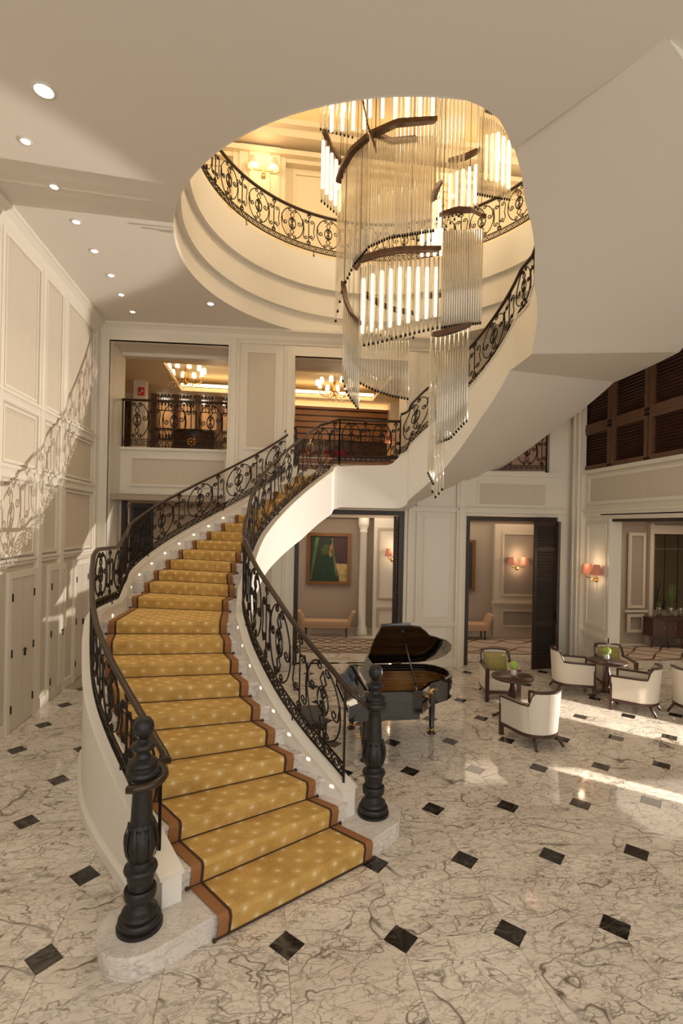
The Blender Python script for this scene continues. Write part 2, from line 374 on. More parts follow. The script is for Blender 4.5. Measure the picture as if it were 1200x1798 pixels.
def cupboard(s0, s1, n, lab):
    t = thing('cupboard_door', lab, 'door', (XL, (s0 + s1) / 2, 0))
    mb = MB(LW)
    for a, b, c, e in ((s0 - .1, s0, 0, 2.335), (s1, s1 + .1, 0, 2.335), (s0 - .1, s1 + .1, 2.335, 2.44)): mb.box(a, -.05, c, b, -.002, e)
    part('door_frame', mb, 'trim', t)
    w = (s1 - s0) / n
    for k in range(n):
        mb = MB(LW); mb.box(s0 + k * w + .006, -.045, .02, s0 + (k + 1) * w - .006, -.004, 2.33)
        dl = part('door_leaf', mb, 'door', t)
        sh = s0 + .012 if k == 0 else s1 - .03
        for z in (.35, 1.2, 2.05):
            hb = MB(LW); hb.box(sh, -.06, z - .06, sh + .022, -.042, z + .06); part('hinge', hb, 'iron', dl)
    hb = MB(LW); sk = s0 + w + (.05 if n == 2 else -.07); hb.lathe([(.001, 0), (.028, 0), (.028, .012), (.001, .012)], 10, (0, 0, 0)) if 0 else None
    hb.box(sk, -.062, 1.08, sk + .035, -.045, 1.2); hb.box(sk - .07, -.085, 1.17, sk + .02, -.062, 1.185); part('door_handle', hb, 'iron', t)
cupboard(8.27, 9.04, 2, 'double leaf cupboard door in panelled wall, nearest of the three')
cupboard(9.70, 10.30, 1, 'single leaf cupboard door in panelled wall, middle of the three')
cupboard(10.92, 11.62, 2, 'cupboard door in panelled wall, farthest of the three beside stair curve')
# crown mouldings round the hall
def crown(name, pts, flip=1):
    mb = MB(); prof = [(0, -.30), (.035 * flip, -.30), (.035 * flip, -.25), (.07 * flip, -.20), (.10 * flip, -.12), (.17 * flip, -.06), (.2 * flip, -.05), (.2 * flip, 0), (0, 0)]
    mb.sweep(pts, prof, sm=False); struct(name, mb, 'trim')
crown('trim_1', [(XL + .001, -2, ZC), (XL + .001, 12.1, ZC)])

# ---- back wall
AX, AY, UX, UY_ = XL, 12.1, .99793, -.0642
def BW(s, d, z): return (AX + UX * s - UY_ * d, AY + UY_ * s + UX * d, z)
def bw_px(x, y, d=0):
    p = upl(x, y, BW(0, d, 0), (-UY_, UX, 0)); return ((p.x - AX) * UX + (p.y - AY) * UY_, p.z)
wb_ = MB(BW)
HOLES = [(.28, 2.90, -.01, 7.28), (4.40, 7.02, 4.5, 7.10), (4.46, 7.02, -.01, 3.62), (8.5, 10.74, -.01, 3.55), (8.9, 10.5, 4.6, 6.6)]
cells(wb_, -.0, 11.0, 0, 12.9, [], 0, .2) if 0 else cells(wb_, 0, 11.22, 0, ZC, HOLES, 0, .22)
WB = struct('wall_back', wb_, 'trim')
def tr(name, fn, parent=WB, m='trim'):
    mb = MB(BW); fn(mb); return struct(name, mb, m, parent)
def portal(mb, s0, s1, z0, z1, w=.26, d=0):
    for k, (a, pr) in enumerate(((w, .05), (w * .72, .085), (w * .4, .06), (w * .18, .11))):
        for x0, x1, c, e in ((s0 - a, s0, z0, z1 + a), (s1, s1 + a, z0, z1 + a), (s0, s1, z1, z1 + a)): mb.box(x0, d - pr + k * .001, c, x1, d, e)
tr('door_surround', lambda m: portal(m, .28, 2.90, 0, 7.28, .24))
tr('door_surround', lambda m: portal(m, 4.40, 7.02, 4.5, 7.10, .24))
def fabric(s0, s1, z0, z1, m='wall'):
    tr('wall_panel', lambda mb: mb.box(s0, -.012, z0, s1, 0, z1), WB, m); tr('panel_moulding', lambda mb: pframe(mb, s0, s1, z0, z1, .045, .03))
fabric(3.28, 4.0, 4.95, 7.2); fabric(3.28, 4.0, 1.2, 4.6)
fabric(7.48, 8.16, 1.12, 3.52, 'white'); fabric(7.48, 8.12, .3, .9, 'white'); fabric(7.48, 8.1, 4.6, 6.9)
fabric(8.75, 10.45, 3.78, 4.36); fabric(8.72, 8.85, 4.9, 6.9)
tr('chair_rail', lambda mb: (mb.box(7.2, -.07, .98, 8.24, 0, 1.04), mb.box(7.2, -.045, .93, 8.24, 0, .98)))
tr('pilaster', lambda mb: (mb.box(8.24, -.10, 0, 8.44, 0, 4.5), mb.box(8.30, -.13, 0, 8.40, 0, 4.5)))
tr('pilaster', lambda mb: (mb.box(7.10, -.06, 0, 7.24, 0, 3.9), mb.box(7.30, -.04, 0, 7.36, 0, 3.9), mb.box(7.03, -.03, 0, 7.08, 0, 3.9)))
tr('baseboard', lambda mb: mb.box(7.1, -.09, 0, 8.46, 0, .2)); tr('baseboard', lambda mb: mb.box(3.0, -.06, 0, 4.4, 0, .2))
tr('cornice', lambda mb: (mb.box(7.1, -.07, 3.62, 10.9, 0, 3.68), mb.box(7.1, -.10, 3.68, 10.9, 0, 3.72)))
tr('sill_moulding', lambda mb: (mb.box(8.5, -.07, 4.5, 10.7, 0, 4.56), mb.box(8.5, -.1, 4.56, 10.7, .05, 4.6)))
tr('pilaster', lambda mb: (mb.box(4.2, -.05, 0, 4.4, 0, 3.9), mb.box(4.26, -.08, 0, 4.36, 0, 3.9)))
crown('trim_2', [BW(0, 0, ZC), BW(11, 0, ZC)])
# recessed bay at the left: parapet, door head, reveals
inf = MB(BW); cells(inf, .28, 2.90, 0, 7.28, [(.34, 2.86, -.01, 3.86), (.28, 2.9, 5.02, 7.2)], .75, .97); BAY = struct('wall_bay', inf, 'trim')
rv = MB(BW)
for a, b in ((.06, .28), (2.9, 3.12)): rv.box(a, .2, 0, b, .97, 7.5)
rv.box(.06, .2, 7.28, 3.12, .97, 7.5)
for a, b in ((4.18, 4.40), (7.02, 7.24)): rv.box(a, .2, 4.5, b, .97, 7.3)
rv.box(4.18, .2, 7.10, 7.24, .97, 7.3)
for a, b in ((4.24, 4.46), (7.02, 7.24), (8.28, 8.5), (10.74, 10.96)): rv.box(a, .22, 0, b, .5, 3.7)
struct('wall_reveal', rv, 'trim')
pm = MB(BW); pm.box(.52, .74, 4.10, 2.78, .75, 4.80); struct('wall_panel', pm, 'wall', BAY)
pm = MB(BW); pframe(pm, .52, 2.78, 4.10, 4.80, .045, .03, .74); pm.box(.28, .68, 4.96, 2.9, .75, 5.02); pm.box(.28, .71, 3.9, 2.9, .75, 3.98); struct('panel_moulding', pm, 'trim', BAY)

# ---- right wall with shuttered windows and the opening to the lounge
XR = 7.2
KR = (XR + .024) / 7.044
def RW(s, d, z): return (XR + d, (s + .163) * KR - .163, (z - 3.227) * KR + 3.227)
rw = MB(RW); cells(rw, -2.2, 11.42, -.06, ZC, [(3.0, 9.72, -.2, 3.5), (6.5, 10.84, 4.58, 5.47), (6.5, 10.84, 5.51, 7.2)], 0, .25); WR = struct('wall_right', rw, 'trim')
def trr(name, fn, m='trim'):
    mb = MB(RW); fn(mb); return struct(name, mb, m, WR)
trr('pilaster', lambda mb: (mb.box(10.62, -.10, 0, 11.0, 0, 7.2), mb.box(10.70, -.14, 0, 10.92, 0, 7.2), mb.box(10.84, -.16, 0, 10.9, 0, 7.2)))
trr('wall_panel', lambda mb: mb.box(11.0, -.012, 0, 11.4, 0, 7.3), 'wall')
for z0, z1 in ((1.16, 3.39), (.30, .78)):
    trr('wall_panel', lambda mb: mb.box(9.84, -.012, z0, 10.52, 0, z1), 'white'); trr('panel_moulding', lambda mb: pframe(mb, 9.84, 10.52, z0, z1, .06, .035))
trr('chair_rail', lambda mb: (mb.box(9.72, -.07, .96, 10.64, 0, 1.03), mb.box(9.72, -.04, .9, 10.64, 0, .96)))
trr('pilaster', lambda mb: mb.box(9.72, -.03, 0, 9.78, 0, 3.5)); trr('door_head', lambda mb: mb.box(3.0, .02, 3.44, 9.72, .2, 3.5), 'shutter')
trr('baseboard', lambda mb: mb.box(9.72, -.08, 0, 11.4, 0, .2))
trr('wall_panel', lambda mb: mb.box(2.2, -.012, 3.82, 10.5, 0, 4.44), 'wall'); trr('panel_moulding', lambda mb: pframe(mb, 2.2, 10.5, 3.82, 4.44, .06, .035))
trr('cornice', lambda mb: (mb.box(2, -.05, 3.55, 10.62, 0, 3.66), mb.box(2, -.09, 3.66, 10.62, 0, 3.70)))
trr('air_slot', lambda mb: mb.box(3.5, -.055, 3.575, 10.0, -.04, 3.60), 'dark')
trr('sill_moulding', lambda mb: mb.box(2, -.09, 4.50, 10.84, 0, 4.58)); trr('window_transom', lambda mb: mb.box(6.5, -.04, 5.455, 10.84, .12, 5.525), 'louvre')
def shutter_window(s0, s1, z0, z1, lab):
    t = thing('shutter_window', lab, 'shutter', (XR, s1, z0), 0, 'brown shutter windows high on the right wall')
    fw = .085
    f = MB(RW)
    for a, b, c, e in ((s0, s0 + fw, z0, z1), (s1 - fw, s1, z0, z1), (s0 + fw, s1 - fw, z0, z0 + fw), (s0 + fw, s1 - fw, z1 - fw, z1)): f.box(a, -.03, c, b, .10, e)
    part('shutter_frame', f, 'louvre', t)
    n = int((z1 - z0 - 2 * fw) / .062)
    for k in range(n):
        z = z0 + fw + (k + .5) * (z1 - z0 - 2 * fw) / n
        sl = MB(RW); a, b = s0 + fw, s1 - fw; h = .022
        sl.hexa([(a, .02, z + h), (b, .02, z + h), (b, .07, z - h), (a, .07, z - h), (a, .027, z + h + .008), (b, .027, z + h + .008), (b, .077, z - h + .008), (a, .077, z - h + .008)])
        part('slat', sl, 'wood', t)
    bk = MB(RW); bk.box(s0, .12, z0, s1, .14, z1); part('window_pane', bk, 'dark', t)
pos = ['farthest', 'second from the corner', 'third from the corner', 'fourth from the corner']
for k, (a, b) in enumerate(((9.78, 10.84), (8.70, 9.74), (7.6, 8.66), (6.5, 7.56))):
    shutter_window(a, b, 4.6, 5.46, 'dark brown louvred shutter in the lower row high on right wall, ' + pos[k])
    shutter_window(a, b, 5.52, 7.16, 'tall brown louvred shutter in the upper row under the soffit, ' + pos[k])
sb = MB(RW)
for s in (8.68, 9.76, 7.58): 
    for z in (4.60, 5.44, 5.52): sb.box(s - .04, -.05, z - .01, s + .08, -.03, z + .045)
struct('shutter_latch', sb, 'iron', WR)

# ---- upper slab with the round opening
NS = 96
RH = 3.49
def ringpt(k, r): a = 2 * PI * k / NS; return (CX + r * math.cos(a), CYC + r * math.sin(a))
def outer_pt(k):
    a = 2 * PI * k / NS; dx, dy = math.cos(a), math.sin(a); ts = []
    if dx > 1e-6: ts.append((XR + .0 - CX) / dx)
    if dx < -1e-6: ts.append((XL - CX) / dx)
    if dy > 1e-6: ts.append((12.05 - CYC) / dy)
    if dy < -1e-6: ts.append((-2.2 - CYC) / dy)
    t = min(ts); return (CX + dx * t, CYC + dy * t)
ce = MB()
def in_stair(a): return a < 62 or a > 290        # ceiling is left open over the upper flight
def wrap(k): return (k * 360 / NS) % 360
def well_r(a):      # inner edge of the ceiling: the round opening, then the flight's inner edge, then the open well over the flight
    if a >= 288.7 or a < 22: return 4.62
    return interp([(270, RH), (276, 3.40), (281, 3.2), (285, 3.02), (288.7, 2.84)], a)
for k in range(NS):
    a0 = wrap(k)
    p0, p1 = ringpt(k, well_r(a0)), ringpt(k + 1, well_r(a0 + 360 / NS - 1e-3))
    o0, o1 = outer_pt(k), outer_pt(k + 1)
    ce.face([(*p0, ZC), (*p1, ZC), (*o1, ZC), (*o0, ZC)])
    ce.face([(*p0, ZU - .05), (*o0, ZU - .05), (*o1, ZU - .05), (*p1, ZU - .05)])
# corner fill of the rectangle beyond the radial fan
for cx_, cy_ in ((XL, -2.2), (XR, -2.2)):
    ks = sorted(range(NS), key=lambda k: (outer_pt(k)[0] - cx_) ** 2 + (outer_pt(k)[1] - cy_) ** 2)[:2]
    a, b2 = outer_pt(ks[0]), outer_pt(ks[1]); ce.face([(cx_, cy_, ZC), (*a, ZC), (*b2, ZC)])
CEIL = struct('ceiling', ce, 'ceil')
def drum(name, r, z0, z1, a0, a1, r2=None, m='white'):
    mb = MB(); n = 80; rows = []
    for i in range(n + 1):
        a = lerp(a0, a1, i / n); ri = r2 or r + (.02 if r == RH else .2)
        rows.append([tuple(polar(a, r, z0)), tuple(polar(a, r, z1)), tuple(polar(a, ri, z1)), tuple(polar(a, ri, z0))])
    mb.grid(rows, True, False, True); o = struct(name, mb, m, CEIL)
    return o
drum('fascia_ring', RH, ZC - .002, 8.08, 8, 268)
drum('fascia_ring', RH - .10, 8.08, 8.66, 8, 268)
drum('fascia_ring', RH - .20, 8.66, ZU + .02, 8, 268)
drum('stairwell_wall', 4.72, ZC - .03, ZU + .02, -64, 58, 4.85, 'ceil')
se = MB()
for x0, y0, x1, y1 in ((XL - .2, -2.35, XL - .01, 12.9), (XR + .01, -2.35, XR + .25, 12.9), (XL, -2.35, XR, -2.21), (XL, 12.1, XR, 12.3)): se.box(x0, y0, ZC + .12, x1, y1, ZU + .1)
struct('slab_edge', se, 'upper')

# ---- upper floor room seen through the opening
ur = MB()
ur.box(-3.6, 12.95, ZU, 8.4, 13.1, 13.6); ur.box(-3.75, 2, ZU, -3.6, 13.1, 13.6); ur.box(8.4, 2, ZU, 8.55, 13.1, 13.6); ur.box(-3.75, 1.9, ZU, 8.55, 2, 13.6)
WU = struct('wall_upper', ur, 'upper')
def UW(s, d, z): return (s, 12.95 + d, z)
def tru(name, fn, m='trim'):
    mb = MB(UW); fn(mb); return struct(name, mb, m, WU)
tru('pilaster', lambda mb: (mb.box(-1.05, -.22, ZU, .22, 0, 12.5), mb.box(-.9, -.26, ZU, .08, 0, 12.5), mb.box(-.66, -.30, ZU + .3, -.16, 0, 12.3)), 'upper')
tru('panel_moulding', lambda mb: pframe(mb, .42, 2.3, ZU + .5, 12.1, .06, .04), 'upper'); tru('panel_moulding', lambda mb: pframe(mb, -3.2, -1.3, ZU + .5, 12.1, .06, .04), 'upper')
tru('panel_moulding', lambda mb: pframe(mb, 2.6, 5.0, ZU + .5, 12.1, .06, .04), 'upper'); tru('panel_moulding', lambda mb: pframe(mb, 5.4, 8.0, ZU + .5, 12.1, .06, .04), 'upper')
uc = MB(); z0 = 12.55
for x0, y0, x1, y1 in ((-3.6, 2, 8.4, 3.6), (-3.6, 12.35, 8.4, 12.95), (-3.6, 3.6, -2.2, 12.35), (7.0, 3.6, 8.4, 12.35)): uc.box(x0, y0, z0, x1, y1, z0 + .18)
uc.box(-3.6, 2, 13.35, 8.4, 12.95, 13.5)
UC = struct('ceiling_upper', uc, 'upper')
uk = MB(); uk.box(-3.6, 12.6, 12.3, 8.4, 12.95, 12.42); uk.box(-3.6, 12.75, 12.2, 8.4, 12.95, 12.3); uk.box(-2.2, 12.2, 12.73, 7.0, 12.35, 12.86); uk.box(6.85, 3.6, 12.73, 7.0, 12.3, 12.86); struct('cornice', uk, 'upper', UC)
for n_, (x0, y0, x1, y1) in enumerate(((-2.2, 12.36, 7.0, 12.5), (7.02, 3.6, 7.2, 12.3), (-2.4, 3.6, -2.22, 12.3), (-2.2, 3.4, 7, 3.58))):
    mb = MB(); mb.box(x0, y0, 12.74, x1, y1, 12.80)
    single('cove_strip', mb, 'cove', ['warm cove light strip behind the back cornice above the upper gallery', 'warm cove light strip behind the right cornice above the upper gallery', 'warm cove light strip behind the left cornice above the upper gallery', 'warm cove light strip behind the front cornice above the upper gallery'][n_], 'light')
beam = MB(); beam.box(3.0, 9.6, 12.9, 4.4, 10.4, 13.35); struct('ceiling_beam', beam, 'wood', UC)
light('upper_gallery_lamp', 'POINT', (CX, CYC, 12.2), 330, (1, .82, .58), .5)
light('upper_gallery_lamp', 'POINT', (5.6, 10.8, 11.9), 75, (1, .82, .58), .3)
light('upper_gallery_lamp', 'POINT', (-1.6, 10.2, 11.9), 75, (1, .82, .58), .3)

# ---- corridor behind the ground floor openings
A2 = Vector((-3.9, 16.25, 0)); D2 = Vector((9, -1.25, 0)).normalized()
def CW(s, d, z): return (A2.x + D2.x * s - D2.y * d, A2.y + D2.y * s + D2.x * d, z)
def cw_px(x, y, d=0):
    p = upl(x, y, CW(0, d, 0), (-D2.y, D2.x, 0)); return ((p - A2).dot(D2), p.z)
co = MB(CW); co.box(-.2, 0, 0, 13.6, .15, 3.75); WC = struct('wall_corridor', co, 'taupe')
cc = MB(); cc.box(XL, 12.2, 3.74, 9.2, 17, 3.86); struct('ceiling_corridor', cc, 'taupe'); cs = MB(); cs.box(XL - .2, 12.95, 0, XL - .02, 16.6, 3.74); struct('wall_corridor_side', cs, 'taupe')
def trc(name, fn, m='tan'):
    mb = MB(CW); fn(mb); return struct(name, mb, m, WC)
trc('cornice', lambda mb: (mb.box(0, -.14, 3.5, 13, 0, 3.74), mb.box(0, -.2, 3.62, 13, 0, 3.74))); trc('baseboard', lambda mb: mb.box(0, -.03, 0, 13, 0, .18))
sA = cw_px(655, 1000)[0]; sB = cw_px(684, 1000)[0]
trc('wall_panel', lambda mb: (mb.box(sA, -.35, 0, sB + .6, 0, 3.5)), 'white')
trc('panel_moulding', lambda mb: (pframe(mb, sA + .12, sB + .5, 1.1, 3.2, .05, .03, -.35), pframe(mb, sA + .12, sB + .5, .3, .85, .05, .03, -.35)))
sc_ = cw_px(637, 1000)[0]
col = MB(); cp = CW(sc_, -.22, 0); col.lathe([(.17, 0), (.17, .1), (.15, .12), (.16, .2), (.13, .26), (.115, .3), (.105, 3.05), (.12, 3.07), (.12, 3.12), (.105, 3.14), (.15, 3.25), (.16, 3.3), (.16, 3.5)], 20, cp)
struct('column', col, 'white')
for a, b in ((845, 862), (878, 940)):
    s0, s1 = cw_px(a, 1000)[0], cw_px(b, 1000)[0]
    if b - a > 30:
        trc('wall_panel', lambda mb: mb.box(s0 - .22, -.2, 0, s1 + .3, 0, 3.4)); trc('panel_moulding', lambda mb: (pframe(mb, s0, s1, 1.25, 3.15, .06, .03, -.2), pframe(mb, s0, s1, .32, .85, .06, .03, -.2), mb.box(s0 - .3, -.27, 1.02, s1 + .35, -.2, 1.09)))
        trc('wall_panel', lambda mb: (mb.box(s0 + .06, -.206, 1.31, s1 - .06, -.2, 3.09), mb.box(s0 + .06, -.206, .38, s1 - .06, -.2, .79)), 'taupe2')
for x, z_ in ((2.0, 3.2), (6.2, 3.2), (-2.2, 3.2)): light('corridor_lamp', 'AREA', (x, 14.1, 3.71), 34, (1, .80, .58), (3.4, 1.6), (x, 14.1, 0))

# ---- lounge to the right of the hall
lo = MB(); lo.box(7.5, 13.6, 0, 16, 13.75, 3.75); lo.box(16, 2, 0, 16.2, 13.75, 3.75) if 0 else None
WG = struct('wall_lounge', lo, 'taupe')
def GW(s, d, z): return (s, 13.6 + d, z)
def gx(x, y=1000, d=0): return uy(x, y, 13.6 + d).x
def gz(x, y, d=0): return uy(x, y, 13.6 + d).z
def trg(name, fn, m='tan'):
    mb = MB(GW); fn(mb); return struct(name, mb, m, WG)
trg('wall_panel', lambda mb: mb.box(gx(1102), -.08, 1.05, gx(1128), 0, 3.2), 'taupe2'); trg('panel_moulding', lambda mb: (pframe(mb, gx(1101), gx(1129), 1.05, 3.2, .07, .03, -.08), pframe(mb, gx(1101), gx(1129), .35, .85, .07, .03, -.08), mb.box(gx(1095), -.14, .92, gx(1134), -.08, .99)))
trg('pilaster', lambda mb: (mb.box(gx(1135), -.16, 0, gx(1141), 0, 3.5), mb.box(gx(1138), -.12, 3.2, gx(1250), 0, 3.45)))
for k, (a, b) in enumerate(((1149, 1165), (1165, 1188), (1188, 1215))):
    for z0, z1 in ((1.0, 2.75), (2.78, 3.2)): trg('mirror_panel', lambda mb: mb.box(gx(a) + .012, -.05, z0, gx(b) - .012, 0, z1), 'mirror')
lc = MB(); cells(lc, 7.27, 16, -2.2, 13.75, [], 3.62, 3.8) if 0 else lc.box(7.47, 2.0, 3.62, 16.2, 13.75, 3.8); struct('ceiling_lounge', lc, 'trim')
le = MB(lambda s, d, z: (16 + d, s, z)); le.box(2, 0, 0, 13.75, .2, 3.62); struct('wall_lounge_window', le, 'taupe')
ls = MB(lambda s, d, z: (s, 1.85 + d, z)); cells(ls, 7.47, 16.2, 0, 3.62, [(8.75, 9.2, .5, 2.45), (11.0, 12.1, .5, 3.4)], 0, .15); struct('wall_lounge_side', ls, 'taupe')
for x, y in ((10.5, 11.5), (12.5, 6.5)): light('lounge_lamp', 'AREA', (x, y, 3.6), 46, (1, .83, .64), (3.5, 2.5), (x, y, 0))

# ---- mezzanine rooms
mz = MB(); mz.box(-6.0, 13.1, 3.86, 9.4, 19, 4.88); struct('floor_mezzanine', mz, 'stone')
mw_ = MB(); mw_.box(-6.0, 18.2, 4.88, 4.6, 18.4, 8.2); mw_.box(-6.0, 12.95, 4.88, -5.8, 18.2, 8.2); mw_.box(-5.8, 12.95, 4.88, XL - .16, 13.1, 8.2); mw_.box(4.45, 12.95, 4.88, 4.6, 18.4, 8.2)
WM = struct('wall_mezzanine', mw_, 'upper')
mc = MB()
for x0, y0, x1, y1 in ((-5.8, 13.1, 4.45, 14.3), (-5.8, 17.2, 4.45, 18.2), (-5.8, 14.3, -2.9, 17.2), (-.2, 14.3, .6, 17.2), (3.4, 14.3, 4.45, 17.2)): mc.box(x0, y0, 7.52, x1, y1, 7.64)
mc.box(-5.8, 13.1, 8.0, 4.45, 18.2, 8.1); struct('ceiling_mezzanine', mc, 'upper')
for k, (x0, x1) in enumerate(((-2.9, -.2), (.6, 3.4))):
    mb = MB(); mb.box(x0, 17.0, 7.66, x1, 17.18, 7.72); mb.box(x0, 14.32, 7.66, x1, 14.5, 7.72)
    single('cove_strip', mb, 'cove', ['glowing cove strip in the tray ceiling over the bar', 'glowing cove strip in the tray ceiling over the landing lobby'][k], 'light')
    light('mezzanine_lamp', 'POINT', ((x0 + x1) / 2, 15.6, 6.9), 20, (1, .74, .45), .25)
# part wall between bar and lobby, door architrave at the far left
def MW(s, d, z): return (s, 18.2 + d, z)
def mx(x, y=700, d=0): return uy(x, y, 18.2 + d).x
def mzz(x, y, d=0): return uy(x, y, 18.2 + d).z
def trm(name, fn, m='trim'):
    mb = MB(MW); fn(mb); return struct(name, mb, m, WM)
trm('door_surround', lambda mb: portal(mb, mx(268), mx(420), 4.88, mzz(300, 682), .2))
trm('cornice', lambda mb: (mb.box(-5.8, -.2, 7.3, 4.4, 0, 7.52), mb.box(-5.8, -.3, 7.42, 4.4, 0, 7.52)))
part_ = MB(); part_.box(.0, 15.2, 4.88, .18, 18.2, 7.52); struct('wall_partition', part_, 'upper')
dk = MB(MW); dk.box(mx(214), -.02, 4.88, mx(231), 0, mzz(225, 662)); xa, xb = uy(234, 700, 16.2).x, uy(256, 700, 16.2).x; part_pier = MB(); part_pier.box(xa, 16.2, 4.88, xb, 16.5, 7.52); struct('pier_mezzanine', part_pier, 'trim'); struct('door_1', dk, 'wood')
rbx = MB(); rbx.box(4.65, 14.2, 4.88, 9.4, 14.35, 7.6); rbx.box(9.3, 11.5, 4.88, 9.4, 14.3, 7.6); rbx.box(4.62, 12.0, 4.88, 4.7, 14.3, 7.6); rbx.box(4.6, 11.9, 7.6, 9.4, 14.35, 7.7); struct('wall_balcony', rbx, 'slat')
light('balcony_lamp', 'POINT', (7.4, 13.2, 6.9), 5, (1, .5, .36), .2)
# louvred folding doors in the openings
def louvre_door(name, lab, fr, w, h, z0=0):
    t = thing(name, lab, 'door', fr(0, 0, 0))
    f = MB(fr); sw = .075
    for a, b, c, e in ((0, sw, z0, h), (w - sw, w, z0, h), (sw, w - sw, z0, z0 + .16), (sw, w - sw, h - .1, h), (sw, w - sw, 1.0, 1.12), (sw, w - sw, 2.75, 2.85)): f.box(a, 0, c, b, .05, e)
    part('door_frame', f, 'shutter', t)
    n = int((h - z0) / .075); sl = MB(fr)
    for k in range(n):
        z = z0 + .18 + k * (h - z0 - .3) / n
        sl.hexa([(sw, .005, z), (w - sw, .005, z), (w - sw, .045, z + .035), (sw, .045, z + .035), (sw, .005, z + .008), (w - sw, .005, z + .008), (w - sw, .045, z + .043), (sw, .045, z + .043)])
    part('slat', sl, 'shutter', t, kind='stuff')
    bk = MB(fr); bk.box(sw, .02, z0 + .1, w - sw, .026, h - .08); part('door_panel', bk, 'dark', t)
    hd = MB(fr); hd.box(w - .05, -.03, 1.15, w - .02, 0, 1.35); part('door_handle', hd, 'iron', t)
def frame_at(p, ang):
    p = Vector(p); c, s_ = math.cos(R(ang)), math.sin(R(ang))
    return lambda a, d, z: (p.x + c * a - s_ * d, p.y + s_ * a + c * d, p.z + z)
def dark_frame(s0, s1, h, d, lab):
    t = thing('door_frame', lab, 'door frame', BW((s0 + s1) / 2, d, 0))
    for nm, q in (('jamb', (s0, d, 0, s0 + .1, d + .16, h)), ('jamb', (s1 - .1, d, 0, s1, d + .16, h)), ('head', (s0 + .1, d, h - .1, s1 - .1, d + .16, h))):
        mb = MB(BW); mb.box(*q); part(nm, mb, 'shutter', t)
dark_frame(4.47, 7.01, 3.61, .06, 'dark wooden door frame around the opening to the painting')
dark_frame(8.51, 10.73, 3.54, .06, 'dark wooden door frame of the opening beside the sconce corridor')
dark_frame(.35, 2.85, 3.88, .68, 'dark wooden door frame of the doorway behind the left stair flight')
louvre_door('louvre_door', 'dark louvred door folded open beside the white panelled pier', frame_at(BW(6.86, .24, 0), 68), .95, 3.5)
louvre_door('louvre_door', 'dark louvred door folded against right jamb of sconce corridor opening', frame_at(BW(10.02, -.34, 0), 8), .62, 3.44)
louvre_door('louvre_door', 'grey edge-on louvred leaf at the outer end of the folded right door', frame_at(BW(10.66, -.30, 0), 62), .6, 3.44)
louvre_door('louvre_door', 'narrow louvred door leaf in doorway at the far left behind stairs', frame_at(BW(.5, .84, 0), 25), .55, 3.7)

# ================================================================== staircase
RISE = .18
Rt = {1: (1.019, 4.78), 2: (.724, 5.09), 3: (.505, 5.30), 4: (.285, 5.53), 5: (.085, 5.79), 6: (-.087, 6.065), 7: (-.24, 6.40), 8: (-.384, 6.77), 9: (-.503, 7.14), 10: (-.593, 7.54), 11: (-.64, 8.45), 12: (-.577, 8.825)}
Lt = {1: (-.362, 3.959), 2: (-.621, 4.304), 3: (-.86, 4.62)}
for k, (a, r) in {4: (-131.2, 4.62), 5: (-137, 4.52), 6: (-143, 4.44), 7: (-149, 4.38), 8: (-155.3, 4.33), 9: (-161.7, 4.30), 10: (-168.6, 4.26), 11: (-185.4, 4.18)}.items():
    p = polar(a, r); Lt[k] = (p.x, p.y)
Ot = {12: (-2.46, 9.5), 13: (-2.36, 9.87), 14: (-2.2, 10.2), 15: (-2.0, 10.48), 16: (-1.76, 10.73), 17: (-1.5, 10.95), 18: (-1.22, 11.13), 19: (-.94, 11.3), 20: (-.66, 11.43), 21: (-.38, 11.55), 22: (-.12, 11.64), 23: (.13, 11.71), 24: (.36, 11.76), 25: (.56, 11.8)}
It = {}
for k in range(1, 12):
    r, l = Vector(Rt[k]), Vector(Lt[k]); u = (r - l).normalized()
    It[k] = r + u * interp([(1, .2), (8, .2), (11, .24)], k); Ot[k] = l - u * interp([(1, .2), (6, .2), (8, .17), (11, .17)], k)
for k in range(12, 26):
    p = polar(-188 - 5.46 * (k - 12), interp([(12, 2.31), (16, 2.41), (25, 2.45)], k)); It[k] = p.xy
for k in Ot: Ot[k] = Vector(Ot[k])
def th_up(k):       # plan angle of nosing k on the upper flight
    return -290 - 5.6 * (k - 26) if k <= 38 else (-372 - 5.6 * (k - 39) if k >= 39 else lerp(-357.2, -372, k - 38))
for k in range(26, 53):
    a = th_up(k); ri = interp([(26, 2.46), (44, 2.46), (48, 2.75), (50, 3.05), (52, 3.26)], k)
    It[k] = polar(a, ri).xy
    s_ = math.sin(R(a)); ro = min(4.6, (11.66 - CYC) / s_) if s_ > .1 else 4.6
    Ot[k] = polar(a, ro).xy
def cr(tab, k):
    i = int(math.floor(k)); i = max(1, min(51, i)); t = k - i
    p1, p2 = tab[i], tab[i + 1]; p0 = tab.get(i - 1, p1 * 2 - p2); p3 = tab.get(i + 2, p2 * 2 - p1)
    return .5 * ((2 * p1) + (p2 - p0) * t + (2 * p0 - 5 * p1 + 4 * p2 - p3) * t * t + (3 * p1 - p0 - 3 * p2 + p3) * t ** 3)
def Ik(k): return cr(It, k) if k >= 1 else It[1] + (It[1] - It[2]) * (1 - k)
def Ok(k): return cr(Ot, k) if k >= 1 else Ot[1] + (Ot[1] - Ot[2]) * (1 - k)
def lin(tab, k):
    i = int(math.floor(k)); i = max(1, min(51, i)); return tab[i].lerp(tab[i + 1], k - i)
def zn(k):           # nosing line
    if k <= 10: return RISE * k
    if k < 11: return 1.8 + max(0, (k - 10.75) / .25) * .18
    if k <= 25: return RISE * k
    if k < 26: return 4.5 + max(0, (k - 25.8) / .2) * .18
    if k <= 38: return RISE * k
    if k < 39: return 6.84 + max(0, (k - 38.75) / .25) * .18
    return RISE * k
